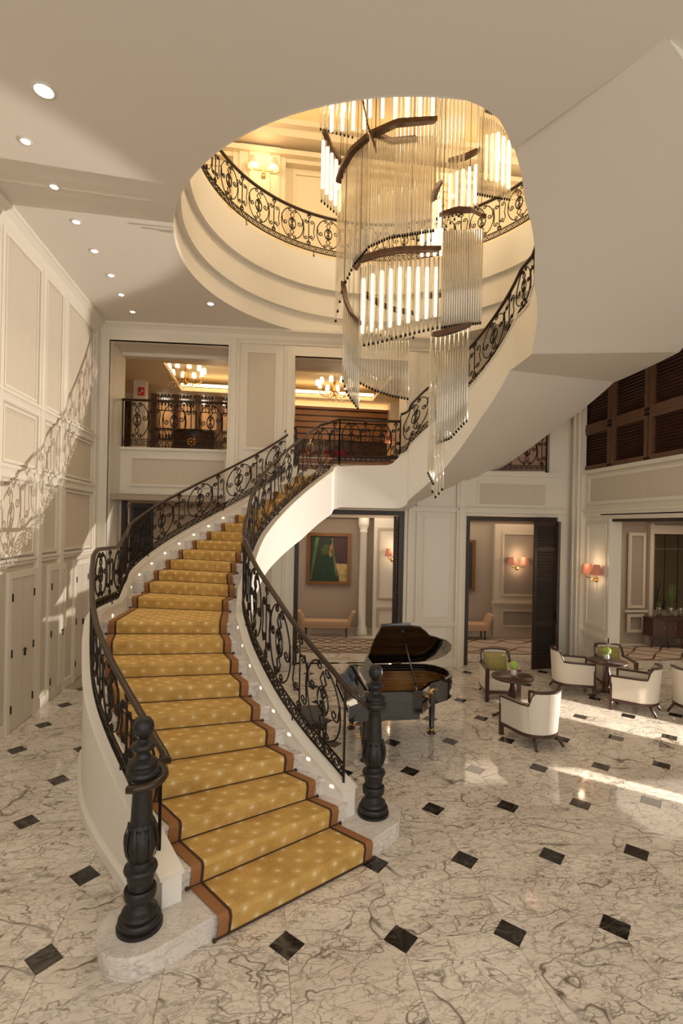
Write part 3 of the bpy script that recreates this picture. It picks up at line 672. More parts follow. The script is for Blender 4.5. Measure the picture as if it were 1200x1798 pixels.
def zt(k):           # top of the inner stringer above the nosing line
    return zn(k) + interp([(1, .07), (7, .08), (9, .12), (12, .12), (24, .04), (25, .02), (26, .08), (28, .18), (52, .18)], k)
def zto(k): return zn(k) + interp([(1, .08), (7, .07), (10, .12), (25, .08), (26, .15), (52, .15)], k)
def zb(k):           # underside
    if k <= 26: return max(0, interp([(1, -.6), (11, 1.25), (14.6, 1.98), (16.8, 2.37), (21, 2.95), (22.8, 3.28), (25, 3.64), (26, 3.64)], k))
    return interp([(26, 3.64), (30.3, 4.48), (33.7, 5.38), (37.2, 6.14), (38, 6.15), (39.2, 6.15), (49.58, ZC), (52, ZC + .4)], k)
ST = thing('staircase', 'sweeping curved white staircase with marble steps rising around the well', 'staircase', (0, 4.6, 0))
def ks(a, b, n): return [lerp(a, b, i / n) for i in range(n + 1)]
def stringer(name, line, other, k0, k1, n, top, bot, m='white', t=.08, gate=None):
    mb = MB(); rows = []
    for k in ks(k0, k1, n):
        p, q = line(k), other(k); u = (q - p).normalized(); a, b = p - u * t, p + u * t
        zb_ = bot(k); rows.append([(a.x, a.y, zb_), (b.x, b.y, zb_), (b.x, b.y, max(top(k), zb_ + .02)), (a.x, a.y, max(top(k), zb_ + .02))])
    mb.grid(rows, True, False, True); return part(name, mb, m, ST)
stringer('inner_stringer', Ik, Ok, 2.1, 25, 150, zt, zb)
stringer('inner_stringer', Ik, Ok, 25, 26, 12, zt, zb)
stringer('inner_stringer', Ik, Ok, 26, 52, 160, zt, zb)
stringer('outer_stringer', Ok, Ik, 1.75, 11.5, 80, zto, lambda k: 0)
stringer('outer_stringer', Ok, Ik, 11.5, 25, 80, zto, lambda k: zb(k))
stringer('outer_stringer', Ok, Ik, 26, 49.5, 120, zto, zb)
def cap(name, line, other, k0, k1, n, top, w=.1):
    mb = MB(); rows = []
    for k in ks(k0, k1, n):
        p, q = line(k), other(k); u = (q - p).normalized(); a, b = p - u * w, p + u * w; z = top(k)
        rows.append([(a.x, a.y, z), (b.x, b.y, z), (b.x, b.y, z + .03), (a.x, a.y, z + .03)])
    mb.grid(rows, True, False, True); part(name, mb, 'trim', ST)
cap('stringer_cap', Ik, Ok, 2.1, 24.9, 120, zt); cap('stringer_cap', Ok, Ik, 1.75, 25, 120, zto); cap('stringer_cap', Ik, Ok, 26, 52, 120, zt)
# soffit
mb = MB(); rows = []
for k in ks(8.8, 25, 60): a, b = Ik(k), Ok(k); rows.append([(a.x, a.y, zb(k) + .004), (b.x, b.y, zb(k) + .004)])
mb.grid(rows, False, True); part('soffit', mb, 'white', ST)
for a_, b_, sm2 in ((26, 37.2, True), (37.2, 39.2, False), (39.2, 51.0, True)):
    mb = MB(); rows = []
    for k in ks(a_, b_, 40 if sm2 else 8):
        a, b = Ik(k), Ok(k); u = (b - a).normalized(); a = a - u * .08; b = b + u * .08
        rows.append([tuple(lerp(a.x, b.x, t / 6) for _ in (0,)) + (lerp(a.y, b.y, t / 6), zb(k) - .005) for t in range(7)])
    mb.grid(rows, False, sm2); part('soffit', mb, 'ceil', ST)
# landing
la = MB(); i0, i1, o0, o1 = It[25], It[26], Ot[25], Ot[26]
wl0, wl1 = Vector(BW(4.42, 0, 0)[:2]), Vector(BW(7.0, 0, 0)[:2])
la.prism([tuple(i0), tuple(i1), tuple(o1), tuple(wl1), tuple(wl0), tuple(o0)], 3.65, 4.485); part('landing', la, 'white', ST)
lm = MB(); lm.prism([tuple(i0), tuple(i1), tuple(o1), BW(7.0, .75, 0)[:2], BW(4.42, .75, 0)[:2], tuple(o0)], 4.485, 4.5); part('landing_floor', lm, 'step', ST)
for k in (0, 1):
    st = MB(BW); st.box(4.42, .28 + .3 * k, 4.5 + .19 * k, 7.0, .9, 4.69 + .19 * k); part('landing_step', st, 'slat', ST)
    st = MB(BW); st.box(4.42, .26 + .3 * k, 4.675 + .19 * k, 7.0, .9, 4.695 + .19 * k); part('step_nosing', st, 'step', ST)
# marble steps
def step(k, k2, o0=None, o1=None):
    mb = MB(); a, b, c, d = Ik(k), Ok(k), Ok(k2), Ik(k2)
    f = ((d - a) + (c - b)).normalized() * .02
    u0, u1 = (b - a).normalized(), (c - d).normalized()
    a2, b2, c2, d2 = a + u0 * .07, b - u0 * .07, c - u1 * .07, d + u1 * .07
    z = RISE * k
    mb.prism([tuple(a2 - f), tuple(b2 - f), tuple(c2), tuple(d2)], z - .035, z); mb.prism([tuple(a2), tuple(b2), tuple(c2), tuple(d2)], z - RISE - .02, z - .035)
    part('step', mb, 'step', ST)
for k in range(2, 25): step(k, k + 1)
for k in range(26, 52): step(k, k + 1)
# bottom step with rounded ends under the newels
NL, NR = Vector((-.93, 3.93)), Vector((1.14, 5.26))
fd = (Vector((1.05, 4.81)) - Vector((-.37, 3.98))).normalized(); nd = Vector((-fd.y, fd.x))
poly = []
for i in range(13): a = math.atan2(fd.y, fd.x) + PI / 2 + PI * i / 12; poly.append((NL.x + .29 * math.cos(a), NL.y + .29 * math.sin(a)))
poly += [(-.37 - nd.x * .0, 3.98 - nd.y * .0), (1.03, 4.80)]
for i in range(13): a = math.atan2(fd.y, fd.x) - PI / 2 + PI * i / 12; poly.append((NR.x + .29 * math.cos(a), NR.y + .29 * math.sin(a)))
poly += [tuple(It[2] + Vector((.02, .1))), tuple(Ot[2] + Vector((.02, .12)))]
mb = MB(); mb.prism(poly, 0, RISE - .03); part('bottom_step', mb, 'step', ST)
big = [(x + (x - .1) * .008, y + (y - 4.5) * .012) for x, y in poly]
mb = MB(); mb.prism(big, RISE - .03, RISE); part('bottom_tread', mb, 'step', ST)
pb = MB(); rows = []
for k in ks(1.72, 9.5, 50):
    p, q = Ok(k), Ik(k); u = (q - p).normalized(); a, b = p - u * .125, p + u * .07
    rows.append([(a.x, a.y, 0), (b.x, b.y, 0), (b.x, b.y, .13), (a.x + u.x * .03, a.y + u.y * .03, .13), (a.x, a.y, .10)])
pb.grid(rows, True, False, True); part('stringer_plinth', pb, 'white', ST)
# recessed step lights on both stringers
def steplight(line, other, k, tp):
    p, q = line(k), other(k); u = (q - p).normalized(); c = p + u * .082; z = zn(k) + tp - .02
    t = (line(k + .1) - p).normalized()
    mb = MB(); mb.hexa([(*(c - t * .022), z - .012), (*(c + t * .022), z - .012), (*(c + t * .022 + u * .006), z - .012), (*(c - t * .022 + u * .006), z - .012), (*(c - t * .022), z + .012), (*(c + t * .022), z + .012), (*(c + t * .022 + u * .006), z + .012), (*(c - t * .022 + u * .006), z + .012)])
    part('step_light', mb, 'steplight', ST)
for k in (2.6, 3.7, 4.7, 5.7, 6.7, 7.7, 8.7, 9.7): steplight(Ik, Ok, k, .03)
for k in (4.6, 6.6, 8.6, 10.4, 11.6, 12.6, 13.6, 14.6, 15.6, 16.6, 17.6, 18.6, 20.6): steplight(Ok, Ik, k, .03)

# ---- carpet runner with its borders and rods
RUN = thing('stair_runner', 'gold carpet stair runner with pale starbursts and brown edge bands', 'carpet', (0, 4.6, 0))
def Rk(k):
    if k in Rt: return Vector(Rt[k])
    a, b = Ik(k), Ok(k); return a + (b - a).normalized() * .3
def Lk(k):
    if k in Lt: return Vector(Lt[k])
    a, b = Ik(k), Ok(k); return b - (b - a).normalized() * .3
BWD, LWD = .085, .028
def carpet(k, k2, last=False):
    r0, l0, r1, l1 = Rk(k), Lk(k), Rk(k2), Lk(k2); h = .012
    f = ((r1 - r0) + (l1 - l0)).normalized(); z = RISE * k
    def strip(nm, m, a0, a1, parent, lift=0):     # a in metres from left edge; negative from the right
        w0, w1 = (r0 - l0).length, (r1 - l1).length
        def pt(L, Rr, w, a): return L + (Rr - L) * ((a if a >= 0 else w + a) / w)
        x0, x1, y0, y1 = pt(l0, r0, w0, a0), pt(l0, r0, w0, a1), pt(l1, r1, w1, a0), pt(l1, r1, w1, a1)
        e = h + lift; no = -f * (.03 + lift)
        prof0 = [(x0 - f * .012, z - RISE + .004), (x0 + no, z - .03), (x0 + no * .6, z + e * .6), (x0, z + e), (y0 - f * .0, z + e)]
        prof1 = [(x1 - f * .012, z - RISE + .004), (x1 + no, z - .03), (x1 + no * .6, z + e * .6), (x1, z + e), (y1 - f * .0, z + e)]
        mb = MB(); dist = [0, .155, .19, .22, .22 + (y0 - x0).length]; dist1 = [0, .155, .19, .22, .22 + (y1 - x1).length]
        ua = a0 if a0 >= 0 else w0 + a0; ub = a1 if a1 >= 0 else w0 + a1
        for i in range(4):
            mb.face([(*prof0[i][0], prof0[i][1]), (*prof1[i][0], prof1[i][1]), (*prof1[i + 1][0], prof1[i + 1][1]), (*prof0[i + 1][0], prof0[i + 1][1])],
                    [(ua, dist[i] + k * .53), (ub, dist1[i] + k * .53), (ub, dist1[i + 1] + k * .53), (ua, dist[i + 1] + k * .53)], i in (1, 2))
        for P_ in (prof0, prof1):   # closed sides so the pile has thickness
            for i in range(4):
                a, b = P_[i], P_[i + 1]; mb.face([(*a[0], a[1]), (*b[0], b[1]), (*(b[0] + f * .0), b[1] - .011), (*(a[0] + f * .015), a[1] - .004)])
        return part(nm, mb, m, parent)
    c = strip('carpet_step', 'carpet', BWD + LWD, -(BWD + LWD), RUN)
    strip('border_band', 'carpetband', 0, BWD, c, .002); strip('border_band', 'carpetband', -BWD, -1e-6, c, .002)
    strip('border_line', 'carpetline', BWD, BWD + LWD, c, .001); strip('border_line', 'carpetline', -(BWD + LWD), -BWD, c, .001)
    rd = MB(); u = (r0 - l0).normalized(); a, b = l0 - u * .03 - f * .02, r0 + u * .03 - f * .02
    rd.tube([(*a, z - RISE + .012), (*b, z - RISE + .012)], .008, 6)
    for e in (a, b): rd.ball((*e, z - RISE + .012), .018, 5)
    part('stair_rod', rd, 'carpetline', RUN)
for k in range(1, 25): carpet(k, k + 1)

# ---- wrought iron railings
def spiral(c, r, a0, turns, sgn, n=11):
    out = []
    for i in range(n + 1):
        t = i / n; a = a0 + sgn * turns * 2 * PI * t; rr = r * (1 - .78 * t); out.append((c[0] + rr * math.cos(a), c[1] + rr * math.sin(a)))
    return out
def motif():
    P = []; cx, cy, rx, ry = .345, .42, .28, .395     # metres in a bay .9 wide and .84 high above the lower band
    for sg in (-1, 1):
        arc = [(cx + sg * rx * math.sin(R(a)), cy + ry * math.cos(R(a))) for a in range(14, 167, 12)]
        top = spiral((cx + sg * .075, cy + ry - .055), .05, PI / 2, 1.15, sg, 10); bot = spiral((cx + sg * .075, cy - ry + .055), .05, -PI / 2, 1.15, -sg, 10)
        P.append(top[::-1] + arc + bot)
        x0, y0 = cx + sg * rx * .97, cy + (.03 if sg < 0 else .10)
        P.append([(x0, y0 + .12), (x0 - sg * .02, y0 - .02)] + spiral((x0 - sg * .085, y0 - .05), .062, R(0 if sg > 0 else 180), 1.2, -sg, 11))
    P.append([(cx + .088 * math.cos(2 * PI * i / 16), cy + .145 * math.sin(2 * PI * i / 16)) for i in range(17)])
    P.append([(cx, cy + .145), (cx, cy - .145)])
    for sg in (-1, 1):
        P.append([(cx, cy + .02), (cx + sg * .03, cy + .06), (cx + sg * .045, cy + .10), (cx + sg * .02, cy + .115), (cx + sg * .012, cy + .09)])
        P.append([(cx, cy + .0), (cx + sg * .035, cy - .05), (cx + sg * .05, cy - .1), (cx + sg * .015, cy - .115), (cx + sg * .015, cy - .08)])
        P.append([(cx, cy + ry * .82), (cx + sg * .05, cy + .21), (cx, cy + .145)]); P.append([(cx, cy - ry * .82), (cx + sg * .05, cy - .21), (cx, cy - .145)])
    bx = .765
    P.append([(bx, .11), (bx, .74)])
    for yy in (.785, .06): P.append([(bx + .045 * math.cos(2 * PI * i / 10), yy + .04 * math.sin(2 * PI * i / 10)) for i in range(11)]); P.append([(bx - .02, yy), (bx, yy + .02), (bx + .02, yy)])
    P.append(spiral((bx - .055, .60), .05, 0, 1.1, 1, 10)[::-1] + [(bx - .09, .67), (bx - .135, .55), (bx - .12, .40), (bx - .13, .25)] + spiral((bx - .075, .19), .055, PI, 1.2, 1, 10))
    P.append(spiral((bx + .06, .24), .05, PI, 1.1, 1, 10)[::-1] + [(bx + .1, .16), (bx + .145, .26), (bx + .12, .40)] + [(bx + .14, .55)] + spiral((bx + .08, .62), .055, 0, 1.2, 1, 10))
    return P
MOT = motif()
def band():
    P = []
    for i in range(6):
        x = i * .15
        P.append([(x, -.125), (x + .075, -.01)]); P.append([(x, -.01), (x + .075, -.125)])
        P.append([(x + .112 + .033 * math.cos(2 * PI * j / 8), -.067 + .033 * math.sin(2 * PI * j / 8)) for j in range(9)])
    return P
BND = band()
def railing(root, fn, bays, s0, s1, rad=.0115, rail=True, foot=True, n=None, endpost=(True, True)):
    """fn(t) for t in 0..1 gives (x, y, z of the lower bar, z of the handrail)"""
    def mp(t, v):          # v in metres on a .97 m high panel
        x, y, zl, zh = fn(min(max(t, 0), 1)); return (x, y, zl + (v + .14) / .985 * (zh - zl))
    for b_ in range(bays):
        t0, t1 = s0 + (s1 - s0) * b_ / bays, s0 + (s1 - s0) * (b_ + 1) / bays
        mb = MB()
        for pl_ in MOT: mb.tube([mp(lerp(t0, t1, a / .9), v) for a, v in pl_], rad, 4, False, False)
        sp = part('scroll_panel', mb, 'iron', root)
        mb = MB()
        for pl_ in BND: mb.tube([mp(lerp(t0, t1, a / .9), v) for a, v in pl_], rad * .85, 4, False, False)
        part('band_ornament', mb, 'iron', sp)
        if foot and b_ % 2 == 1:
            mb = MB(); x, y, zl, zh = fn(t0); mb.tube([(x, y, zl + .02), (x, y, zl - .1)], .011, 6); mb.box(x - .022, y - .022, zl - .115, x + .022, y + .022, zl - .09); part('railing_foot', mb, 'iron', root)
    n = n or bays * 12
    pts = [fn(i / n) for i in range(n + 1)]
    for nm, v, pr in (('lower_bar', -.135, ((-.012, -.008), (.012, -.008), (.012, .008), (-.012, .008))), ('middle_bar', 0, ((-.01, -.008), (.01, -.008), (.01, .008), (-.01, .008)))):
        mb = MB(); mb.sweep([mp(i / n, v) for i in range(n + 1)], pr, sm=False); part(nm, mb, 'iron', root)
    for k, t in enumerate((0, 1)):
        if endpost[k]: x, y, zl, zh = fn(t); pw = .03 if endpost[k] == 2 else .012; mb = MB(); mb.box(x - pw, y - pw, zl - .1, x + pw, y + pw, zh); part('end_post', mb, 'iron', root)
    return pts
HR = [(-.030, -.02), (-.022, -.034), (.022, -.034), (.030, -.02), (.030, .002), (.02, .018), (-.02, .018), (-.030, .002)]
def handrail(root, pts):
    mb = MB(); mb.sweep(pts, HR, sm=True); part('handrail', mb, 'rail', root)
def hin(k): return zn(k) + interp([(1.6, 1.1), (4, 1.19), (6, 1.26), (9, 1.27), (10, 1.22), (12, 1.28), (23, 1.22), (24.9, 1.03), (26, 1.0), (28, 1.1), (52, 1.05)], k)
def hout(k): return zn(k) + interp([(1.7, .95), (7, .97), (10, 1.04), (12, 1.02), (25, .98)], k)
def rmap(line, k0, k1, zl, zh):
    def fn(t):
        k = lerp(k0, k1, t); p = line(k); return (p.x, p.y, zl(k) + .05 + .03, zh(k) - .03)
    return fn
ra = thing('stair_railing', 'scrolled iron railing with bronze handrail on inner right side of lower flight', 'railing', (0, 4.6, 0))
# arc length even bays: walk the line by length
def bylen(line, k0, k1, n=400):
    ksl = ks(k0, k1, n); acc = [0]; pp = line(ksl[0])
    for k in ksl[1:]: q = line(k); acc.append(acc[-1] + (q - pp).length); pp = q
    def g(t):
        L_ = t * acc[-1]; lo = 0; hi = n
        while hi - lo > 1:
            m_ = (lo + hi) // 2
            if acc[m_] <= L_: lo = m_
            else: hi = m_
        f = (L_ - acc[lo]) / max(acc[hi] - acc[lo], 1e-9); return lerp(ksl[lo], ksl[hi], f)
    return g, acc[-1]
def flight(root, line, k0, k1, zl, zh, period=.86, **kw):
    g, L_ = bylen(line, k0, k1); bays = max(1, round(L_ / period))
    def fn(t):
        k = g(t); p = line(k); return (p.x, p.y, zl(k) + .08, zh(k) - .03)
    railing(root, fn, bays, 0, 1, **kw); return g
gi = flight(ra, Ik, 2.35, 25, zt, hin, period=.80)
vol = []
p2 = Ik(2.0); 
hp = [(*Ik(k), hin(k)) for k in ks(2.0, 25, 160)]
e = Vector(hp[0]); nr3 = Vector((NR.x - .06, NR.y - .02, e.z - .17))
hp = [tuple(nr3), tuple(nr3.lerp(e, .35) + Vector((.01, -.02, -.01))), tuple(nr3.lerp(e, .7) + Vector((.012, -.02, .0)))] + hp
handrail(ra, hp)
rb_ = thing('stair_railing', 'level scrolled iron railing along the middle landing edge', 'railing', (2, 10.9, 4.5))
flight(rb_, Ik, 25, 26, zt, lambda k: 5.53, period=.75, foot=False)
handrail(rb_, [(*Ik(25), 5.53), (*Ik(25.5), 5.53), (*Ik(26), 5.53)])
rc = thing('stair_railing', 'scrolled iron railing climbing the upper flight behind the glass chandelier', 'railing', (4, 10, 4.6))
flight(rc, Ik, 26, 52, zt, hin, period=.84)
handrail(rc, [(*Ik(k), hin(k)) for k in ks(26, 52, 160)])
rd_ = thing('stair_railing', 'scrolled iron railing with bronze handrail on outer left side of lower flight', 'railing', (-1, 4, 0))
flight(rd_, Ok, 2.3, 25, zto, hout, period=.86, endpost=(1, 2))
hp = [(*Ok(k), hout(k)) for k in ks(2.0, 25, 180)]
e = Vector(hp[0]); c0 = Vector((NL.x, NL.y))
tail = []
for i in range(9):          # the rail curls round the newel and drops
    a = R(75 - i * 24); tail.append((NL.x + .16 * math.cos(a), NL.y + .16 * math.sin(a), e.z + .03 - .006 * i))
handrail(rd_, tail[::-1][:0] + tail[::-1] + hp)
# upper ring
re_ = thing('gallery_railing', 'scrolled iron railing curving around the round opening of the upper gallery', 'railing', (CX, CYC, ZU))
def ringfn(t):
    p = polar(lerp(-80, -345, t), 3.30); return (p.x, p.y, ZU + .10, ZU + .92)
railing(re_, ringfn, 17, 0, 1, foot=True, n=200)
handrail(re_, [(*polar(lerp(-80, -345, i / 160), 3.30).xy, ZU + .95) for i in range(161)])
# balcony railing in the left opening, and on the right
rf_ = thing('balcony_railing', 'straight scrolled iron railing above the parapet in the left opening', 'railing', BW(1.5, .8, 5.0))
def bfn(s0, s1, z0, z1, d):
    def fn(t): x, y, _ = BW(lerp(s0, s1, t), d, 0); return (x, y, z0, z1)
    return fn
railing(rf_, bfn(.30, 2.9, 5.08, 6.14, .80), 3, 0, 1, foot=False)
handrail(rf_, [BW(.2, .80, 6.17), BW(1.5, .8, 6.17), BW(2.9, .80, 6.17)])
rg_ = thing('balcony_railing', 'iron railing of small red lit balcony under the stair soffit', 'railing', BW(9.7, .2, 4.6))
railing(rg_, bfn(8.9, 10.48, 4.66, 5.5, .12), 2, 0, 1, foot=False); handrail(rg_, [BW(8.9, .12, 5.53), BW(9.7, .12, 5.53), BW(10.48, .12, 5.53)])

# ---- newel posts
NPROF = [(.001, 0), (.168, 0), (.168, .025), (.150, .03), (.158, .05), (.158, .07), (.148, .088), (.132, .092), (.136, .11), (.13, .13), (.105, .152), (.088, .175), (.082, .20), (.09, .215), (.112, .225), (.118, .25), (.118, .29), (.108, .305), (.092, .31), (.09, .36), (.098, .365), (.104, .42), (.118, .425), (.124, .445), (.118, .465), (.1, .475), (.088, .485), (.084, .515), (.092, .55), (.11, .60), (.116, .65), (.11, .70), (.098, .74), (.09, .765), (.096, .77), (.096, .785), (.082, .79), (.082, .80), (.078, .86), (.068, 1.06), (.066, 1.10), (.082, 1.115), (.092, 1.13), (.118, 1.15), (.124, 1.18), (.118, 1.20), (.104, 1.21), (.104, 1.235), (.112, 1.25), (.10, 1.27), (.06, 1.30), (.045, 1.33), (.05, 1.345), (.082, 1.36), (.092, 1.38), (.082, 1.40), (.05, 1.42), (.034, 1.44), (.036, 1.455), (.062, 1.47), (.074, 1.50), (.078, 1.53), (.072, 1.56), (.052, 1.59), (.02, 1.605), (.001, 1.607)]
def newel(p, lab, s=1.0):
    t = thing('newel_post', lab, 'newel post', (p.x, p.y, RISE))
    b1 = MB(); b1.turned([(r, z * s) for r, z in NPROF if z <= .31]); part('base', b1, 'newel', t, False)
    b1 = MB(); b1.turned([(r, z * s) for r, z in NPROF if .305 <= z <= .53]); b1.lathe([(r, z * s) for r, z in NPROF if .515 <= z <= 1.12], 32); sh = part('shaft', b1, 'newel', t, False)
    lf = MB()
    for k in range(10):
        a = 2 * PI * k / 10; rows = []
        for z, r, w in ((.53, .09, .012), (.58, .112, .028), (.64, .124, .034), (.70, .119, .03), (.76, .098, .018), (.80, .092, .004)):
            rows.append([((r + o) * math.cos(a + d), (r + o) * math.sin(a + d), z * s) for d, o in ((-w * 8, 0), (0, .008), (w * 8, 0))])
        lf.grid(rows)
    for k in range(14):
        a = 2 * PI * k / 14; lf.tube([(.088 * math.cos(a), .088 * math.sin(a), z * s) for z in (.37, .42)], .012, 5)
    part('leaf_relief', lf, 'newel', sh, False)
    b1 = MB(); b1.turned([(r, z * s) for r, z in NPROF if 1.11 <= z <= 1.44]); part('capital', b1, 'newel', t, False)
    b1 = MB(); b1.lathe([(r, z * s) for r, z in NPROF if z >= 1.43], 28); part('ball_finial', b1, 'newel', t, False)
newel(NL, 'black cast iron newel post on left end of the bottom step', .985)
newel(NR, 'black cast iron newel post on right end of bottom step beside piano', .985)

# ================================================================== glass chandelier in the well
CH = thing('chandelier', 'huge chandelier of hanging glass rods and curved bronze bars in stair well', 'chandelier', (CX, 8.4, 12.5))
HX, HY = 1.93, 8.4
def colp(x, r, far=False, c=(HX, HY)):       # plan point on a circle that lies in the image column x
    p = ucyl(x, 600, r, c[0], c[1], far); return p
def zat(P, y, x):                             # height that shows at image row y above plan point P
    d = Vector((P.x, P.y, 0)) - Vector((CAM.x, CAM.y, 0)); dep = d.dot(FW)
    u = (d.dot(RT)); # along image x
    lo, hi = -2., 16.
    for _ in range(40):
        m_ = (lo + hi) / 2; q = Vector((P.x, P.y, m_)) - CAM; yy = CY - F * q.dot(U2) / q.dot(FW)
        if yy > y: lo = m_
        else: hi = m_
    return lo
def rodmesh(nm, r, m, n=7):
    mb = MB(); rows = [[(r * math.cos(2 * PI * k / n), r * math.sin(2 * PI * k / n), z) for k in range(n)] for z in (0, 1)]; mb.grid(rows, True, True, True); return mb.mesh(nm, M[m])
RODS = {'thin': rodmesh('glass_rod', .016, 'glass'), 'smoky': rodmesh('glass_rod', .021, 'frost'), 'lamp': rodmesh('lamp_tube', .03, 'lamp'), 'clear': rodmesh('glass_rod', .021, 'glass')}
capm = rodmesh('end_cap', .017, 'cap', 6); wirem = rodmesh('wire', .0022, 'iron', 4)
rod_count = [0]; wires = MB(); stuff_rods = MB()
def rods(kind, n, pts, r, far=False, c=(HX, HY), cap=True, hang=None):
    for i in range(n):
        t = i / max(n - 1, 1); x = lerp(pts[0][0], pts[-1][0], t)
        yt = interp([(p[0], p[1]) for p in pts], x); yb = interp([(p[0], p[2]) for p in pts], x)
        P = colp(x, r, far, c); z1, z0 = zat(P, yt, x), zat(P, yb, x)
        if kind != 'lamp' and rod_count[0] >= 296:
            stuff_rods.lathe([(.013, z0), (.013, z1)], 6, (P.x, P.y, 0)); continue
        o = put('lamp_tube' if kind == 'lamp' else 'glass_rod', RODS[kind], CH); o.location = (P.x - CX, P.y - 8.4, z0 - 12.5); o.scale = (1, 1, z1 - z0)
        if kind != 'lamp': rod_count[0] += 1
        if cap and kind != 'lamp':
            q = put('end_cap', capm, CH); q.location = (P.x - CX, P.y - 8.4, z0 - .03 - 12.5); q.scale = (1, 1, .04)
        wires.tube([(P.x, P.y, z1), (P.x, P.y, z1 + .14)], .0025, 3)
def bar(pts, r, far=False, c=(HX, HY), w=.05, h=.035):
    path = []
    xs = [p[0] for p in pts]; n = 16
    for i in range(n + 1):
        x = lerp(xs[0], xs[-1], i / n); y = interp(pts, x); P = colp(x, r, far, c); path.append((P.x, P.y, zat(P, y, x)))
    mb = MB(); mb.sweep(path, [(-w, -h), (w, -h), (w, h), (-w, h)], sm=False); b_ = part('curved_bar', mb, 'bronze', CH)
    mb = MB()
    for p in path[1::3]: mb.lathe([(.001, 0), (.008, 0), (.008, .006), (.001, .006)], 6, (p[0], p[1], p[2] - h - .006))
    part('bolt', mb, 'cap', b_, kind='stuff')
    for p in (path[1], path[-2]): wires.tube([p, (p[0], p[1], 13.3)], .004, 4)
C4 = (2.83, 7.65)     # side cluster on the right
CR = (3.55, 9.1)      # upper right cluster
CLF = (1.0, 9.6)      # upper left cluster
# bars
bar([(589, 318), (597, 292), (612, 265), (640, 240)], 1.0); bar([(646, 236), (690, 216), (757, 211)], 1.0)
bar([(630, 180), (640, 225), (654, 262)], 2.0, w=.045); bar([(562, 228), (575, 262), (598, 292)], 1.5, True); bar([(655, 236), (680, 248), (725, 243)], .8, True)
bar([(785, 283), (810, 276), (835, 264)], .42, False, CR); bar([(846, 190), (872, 200), (890, 232)], .5, False, CR)
bar([(757, 350), (760, 335), (766, 322)], 1.0, w=.07); bar([(770, 376), (800, 368), (825, 369), (846, 379)], .36, True, C4, .04)
bar([(630, 456), (665, 445), (700, 439), (768, 437)], .95); bar([(621, 466), (628, 455)], .95, h=.07)
bar([(601, 498), (607, 530), (617, 552), (632, 566)], 1.02); bar([(640, 516), (665, 533), (690, 543), (724, 549)], .85, True); bar([(750, 520), (775, 518)], .95, True)
bar([(764, 588), (795, 580), (824, 571)], .36, False, C4, .05)
# rods
rods('thin', 17, [(589, 335, 562), (600, 300, 505), (620, 268, 462), (641, 250, 437)], 1.0)
rods('thin', 26, [(645, 246, 432), (680, 243, 416), (757, 238, 404)], 1.0)
rods('thin', 16, [(603, 400, 575), (640, 350, 585), (700, 330, 590), (726, 330, 592)], .9, True)
rods('lamp', 9, [(637, 490, 585), (660, 478, 580), (700, 470, 570), (764, 470, 555)], .80)
rods('thin', 18, [(632, 470, 606), (665, 460, 600), (700, 456, 590), (768, 452, 574)], .96)
rods('smoky', 17, [(776, 408, 574), (800, 405, 570), (843, 403, 566)], .36, False, C4)
rods('smoky', 9, [(604, 525, 668), (612, 548, 690), (631, 572, 716)], 1.02)
rods('clear', 17, [(635, 592, 672), (660, 600, 684), (690, 600, 694), (718, 598, 699)], .86)
rods('thin', 17, [(635, 570, 604), (690, 585, 608), (718, 585, 606)], .80, cap=False)
rods('thin', 9, [(758, 590, 690), (770, 592, 692), (822, 575, 640)], .45, True, C4)
rods('smoky', 13, [(771, 620, 777), (795, 612, 768), (822, 603, 738)], .36, False, C4)
rods('clear', 4, [(765, 765, 862), (771, 775, 872), (782, 768, 858)], .30, False, (C4[0] - .1, C4[1]))
rods('thin', 5, [(757, 590, 830), (766, 640, 848)], .45, False, C4)
rods('lamp', 5, [(848, 238, 315), (868, 234, 318), (888, 248, 330)], .40, False, CR)
rods('clear', 14, [(834, 205, 340), (860, 212, 345), (890, 240, 350)], .46, False, CR)
rods('lamp', 5, [(786, 306, 372), (830, 290, 356)], .42, True, CR); rods('thin', 8, [(784, 300, 380), (834, 285, 366)], .46, True, CR)
rods('lamp', 5, [(561, 248, 330), (592, 292, 370)], 1.45, True); rods('clear', 8, [(560, 240, 352), (598, 295, 384)], 1.5, True)
rods('lamp', 6, [(642, 150, 205), (700, 165, 208), (752, 160, 206)], .7, True); rods('lamp', 4, [(575, 150, 230), (632, 150, 226)], .9, True)
rods('clear', 18, [(690, 170, 410), (748, 165, 425), (808, 172, 372)], 1.3, True)
rods('clear', 9, [(556, 150, 226), (612, 150, 240)], 1.3, True); rods('lamp', 2, [(758, 345, 440), (768, 350, 440)], .92, True); rods('lamp', 4, [(738, 405, 450), (772, 402, 448)], .9, True)
part('suspension_wires', wires, 'iron', CH, kind='stuff')
if stuff_rods.f: part('glass_rods', stuff_rods, 'glass', CH, kind='stuff')
for k in range(7):
    mb = MB(); x = 1.6 + .17 * k; mb.lathe([(.03, 12.0 + .1 * (k % 3)), (.03, 13.3)], 8, (x, 9.6 + .1 * (k % 2), 0)); part('bronze_tube', mb, 'bronze', CH)

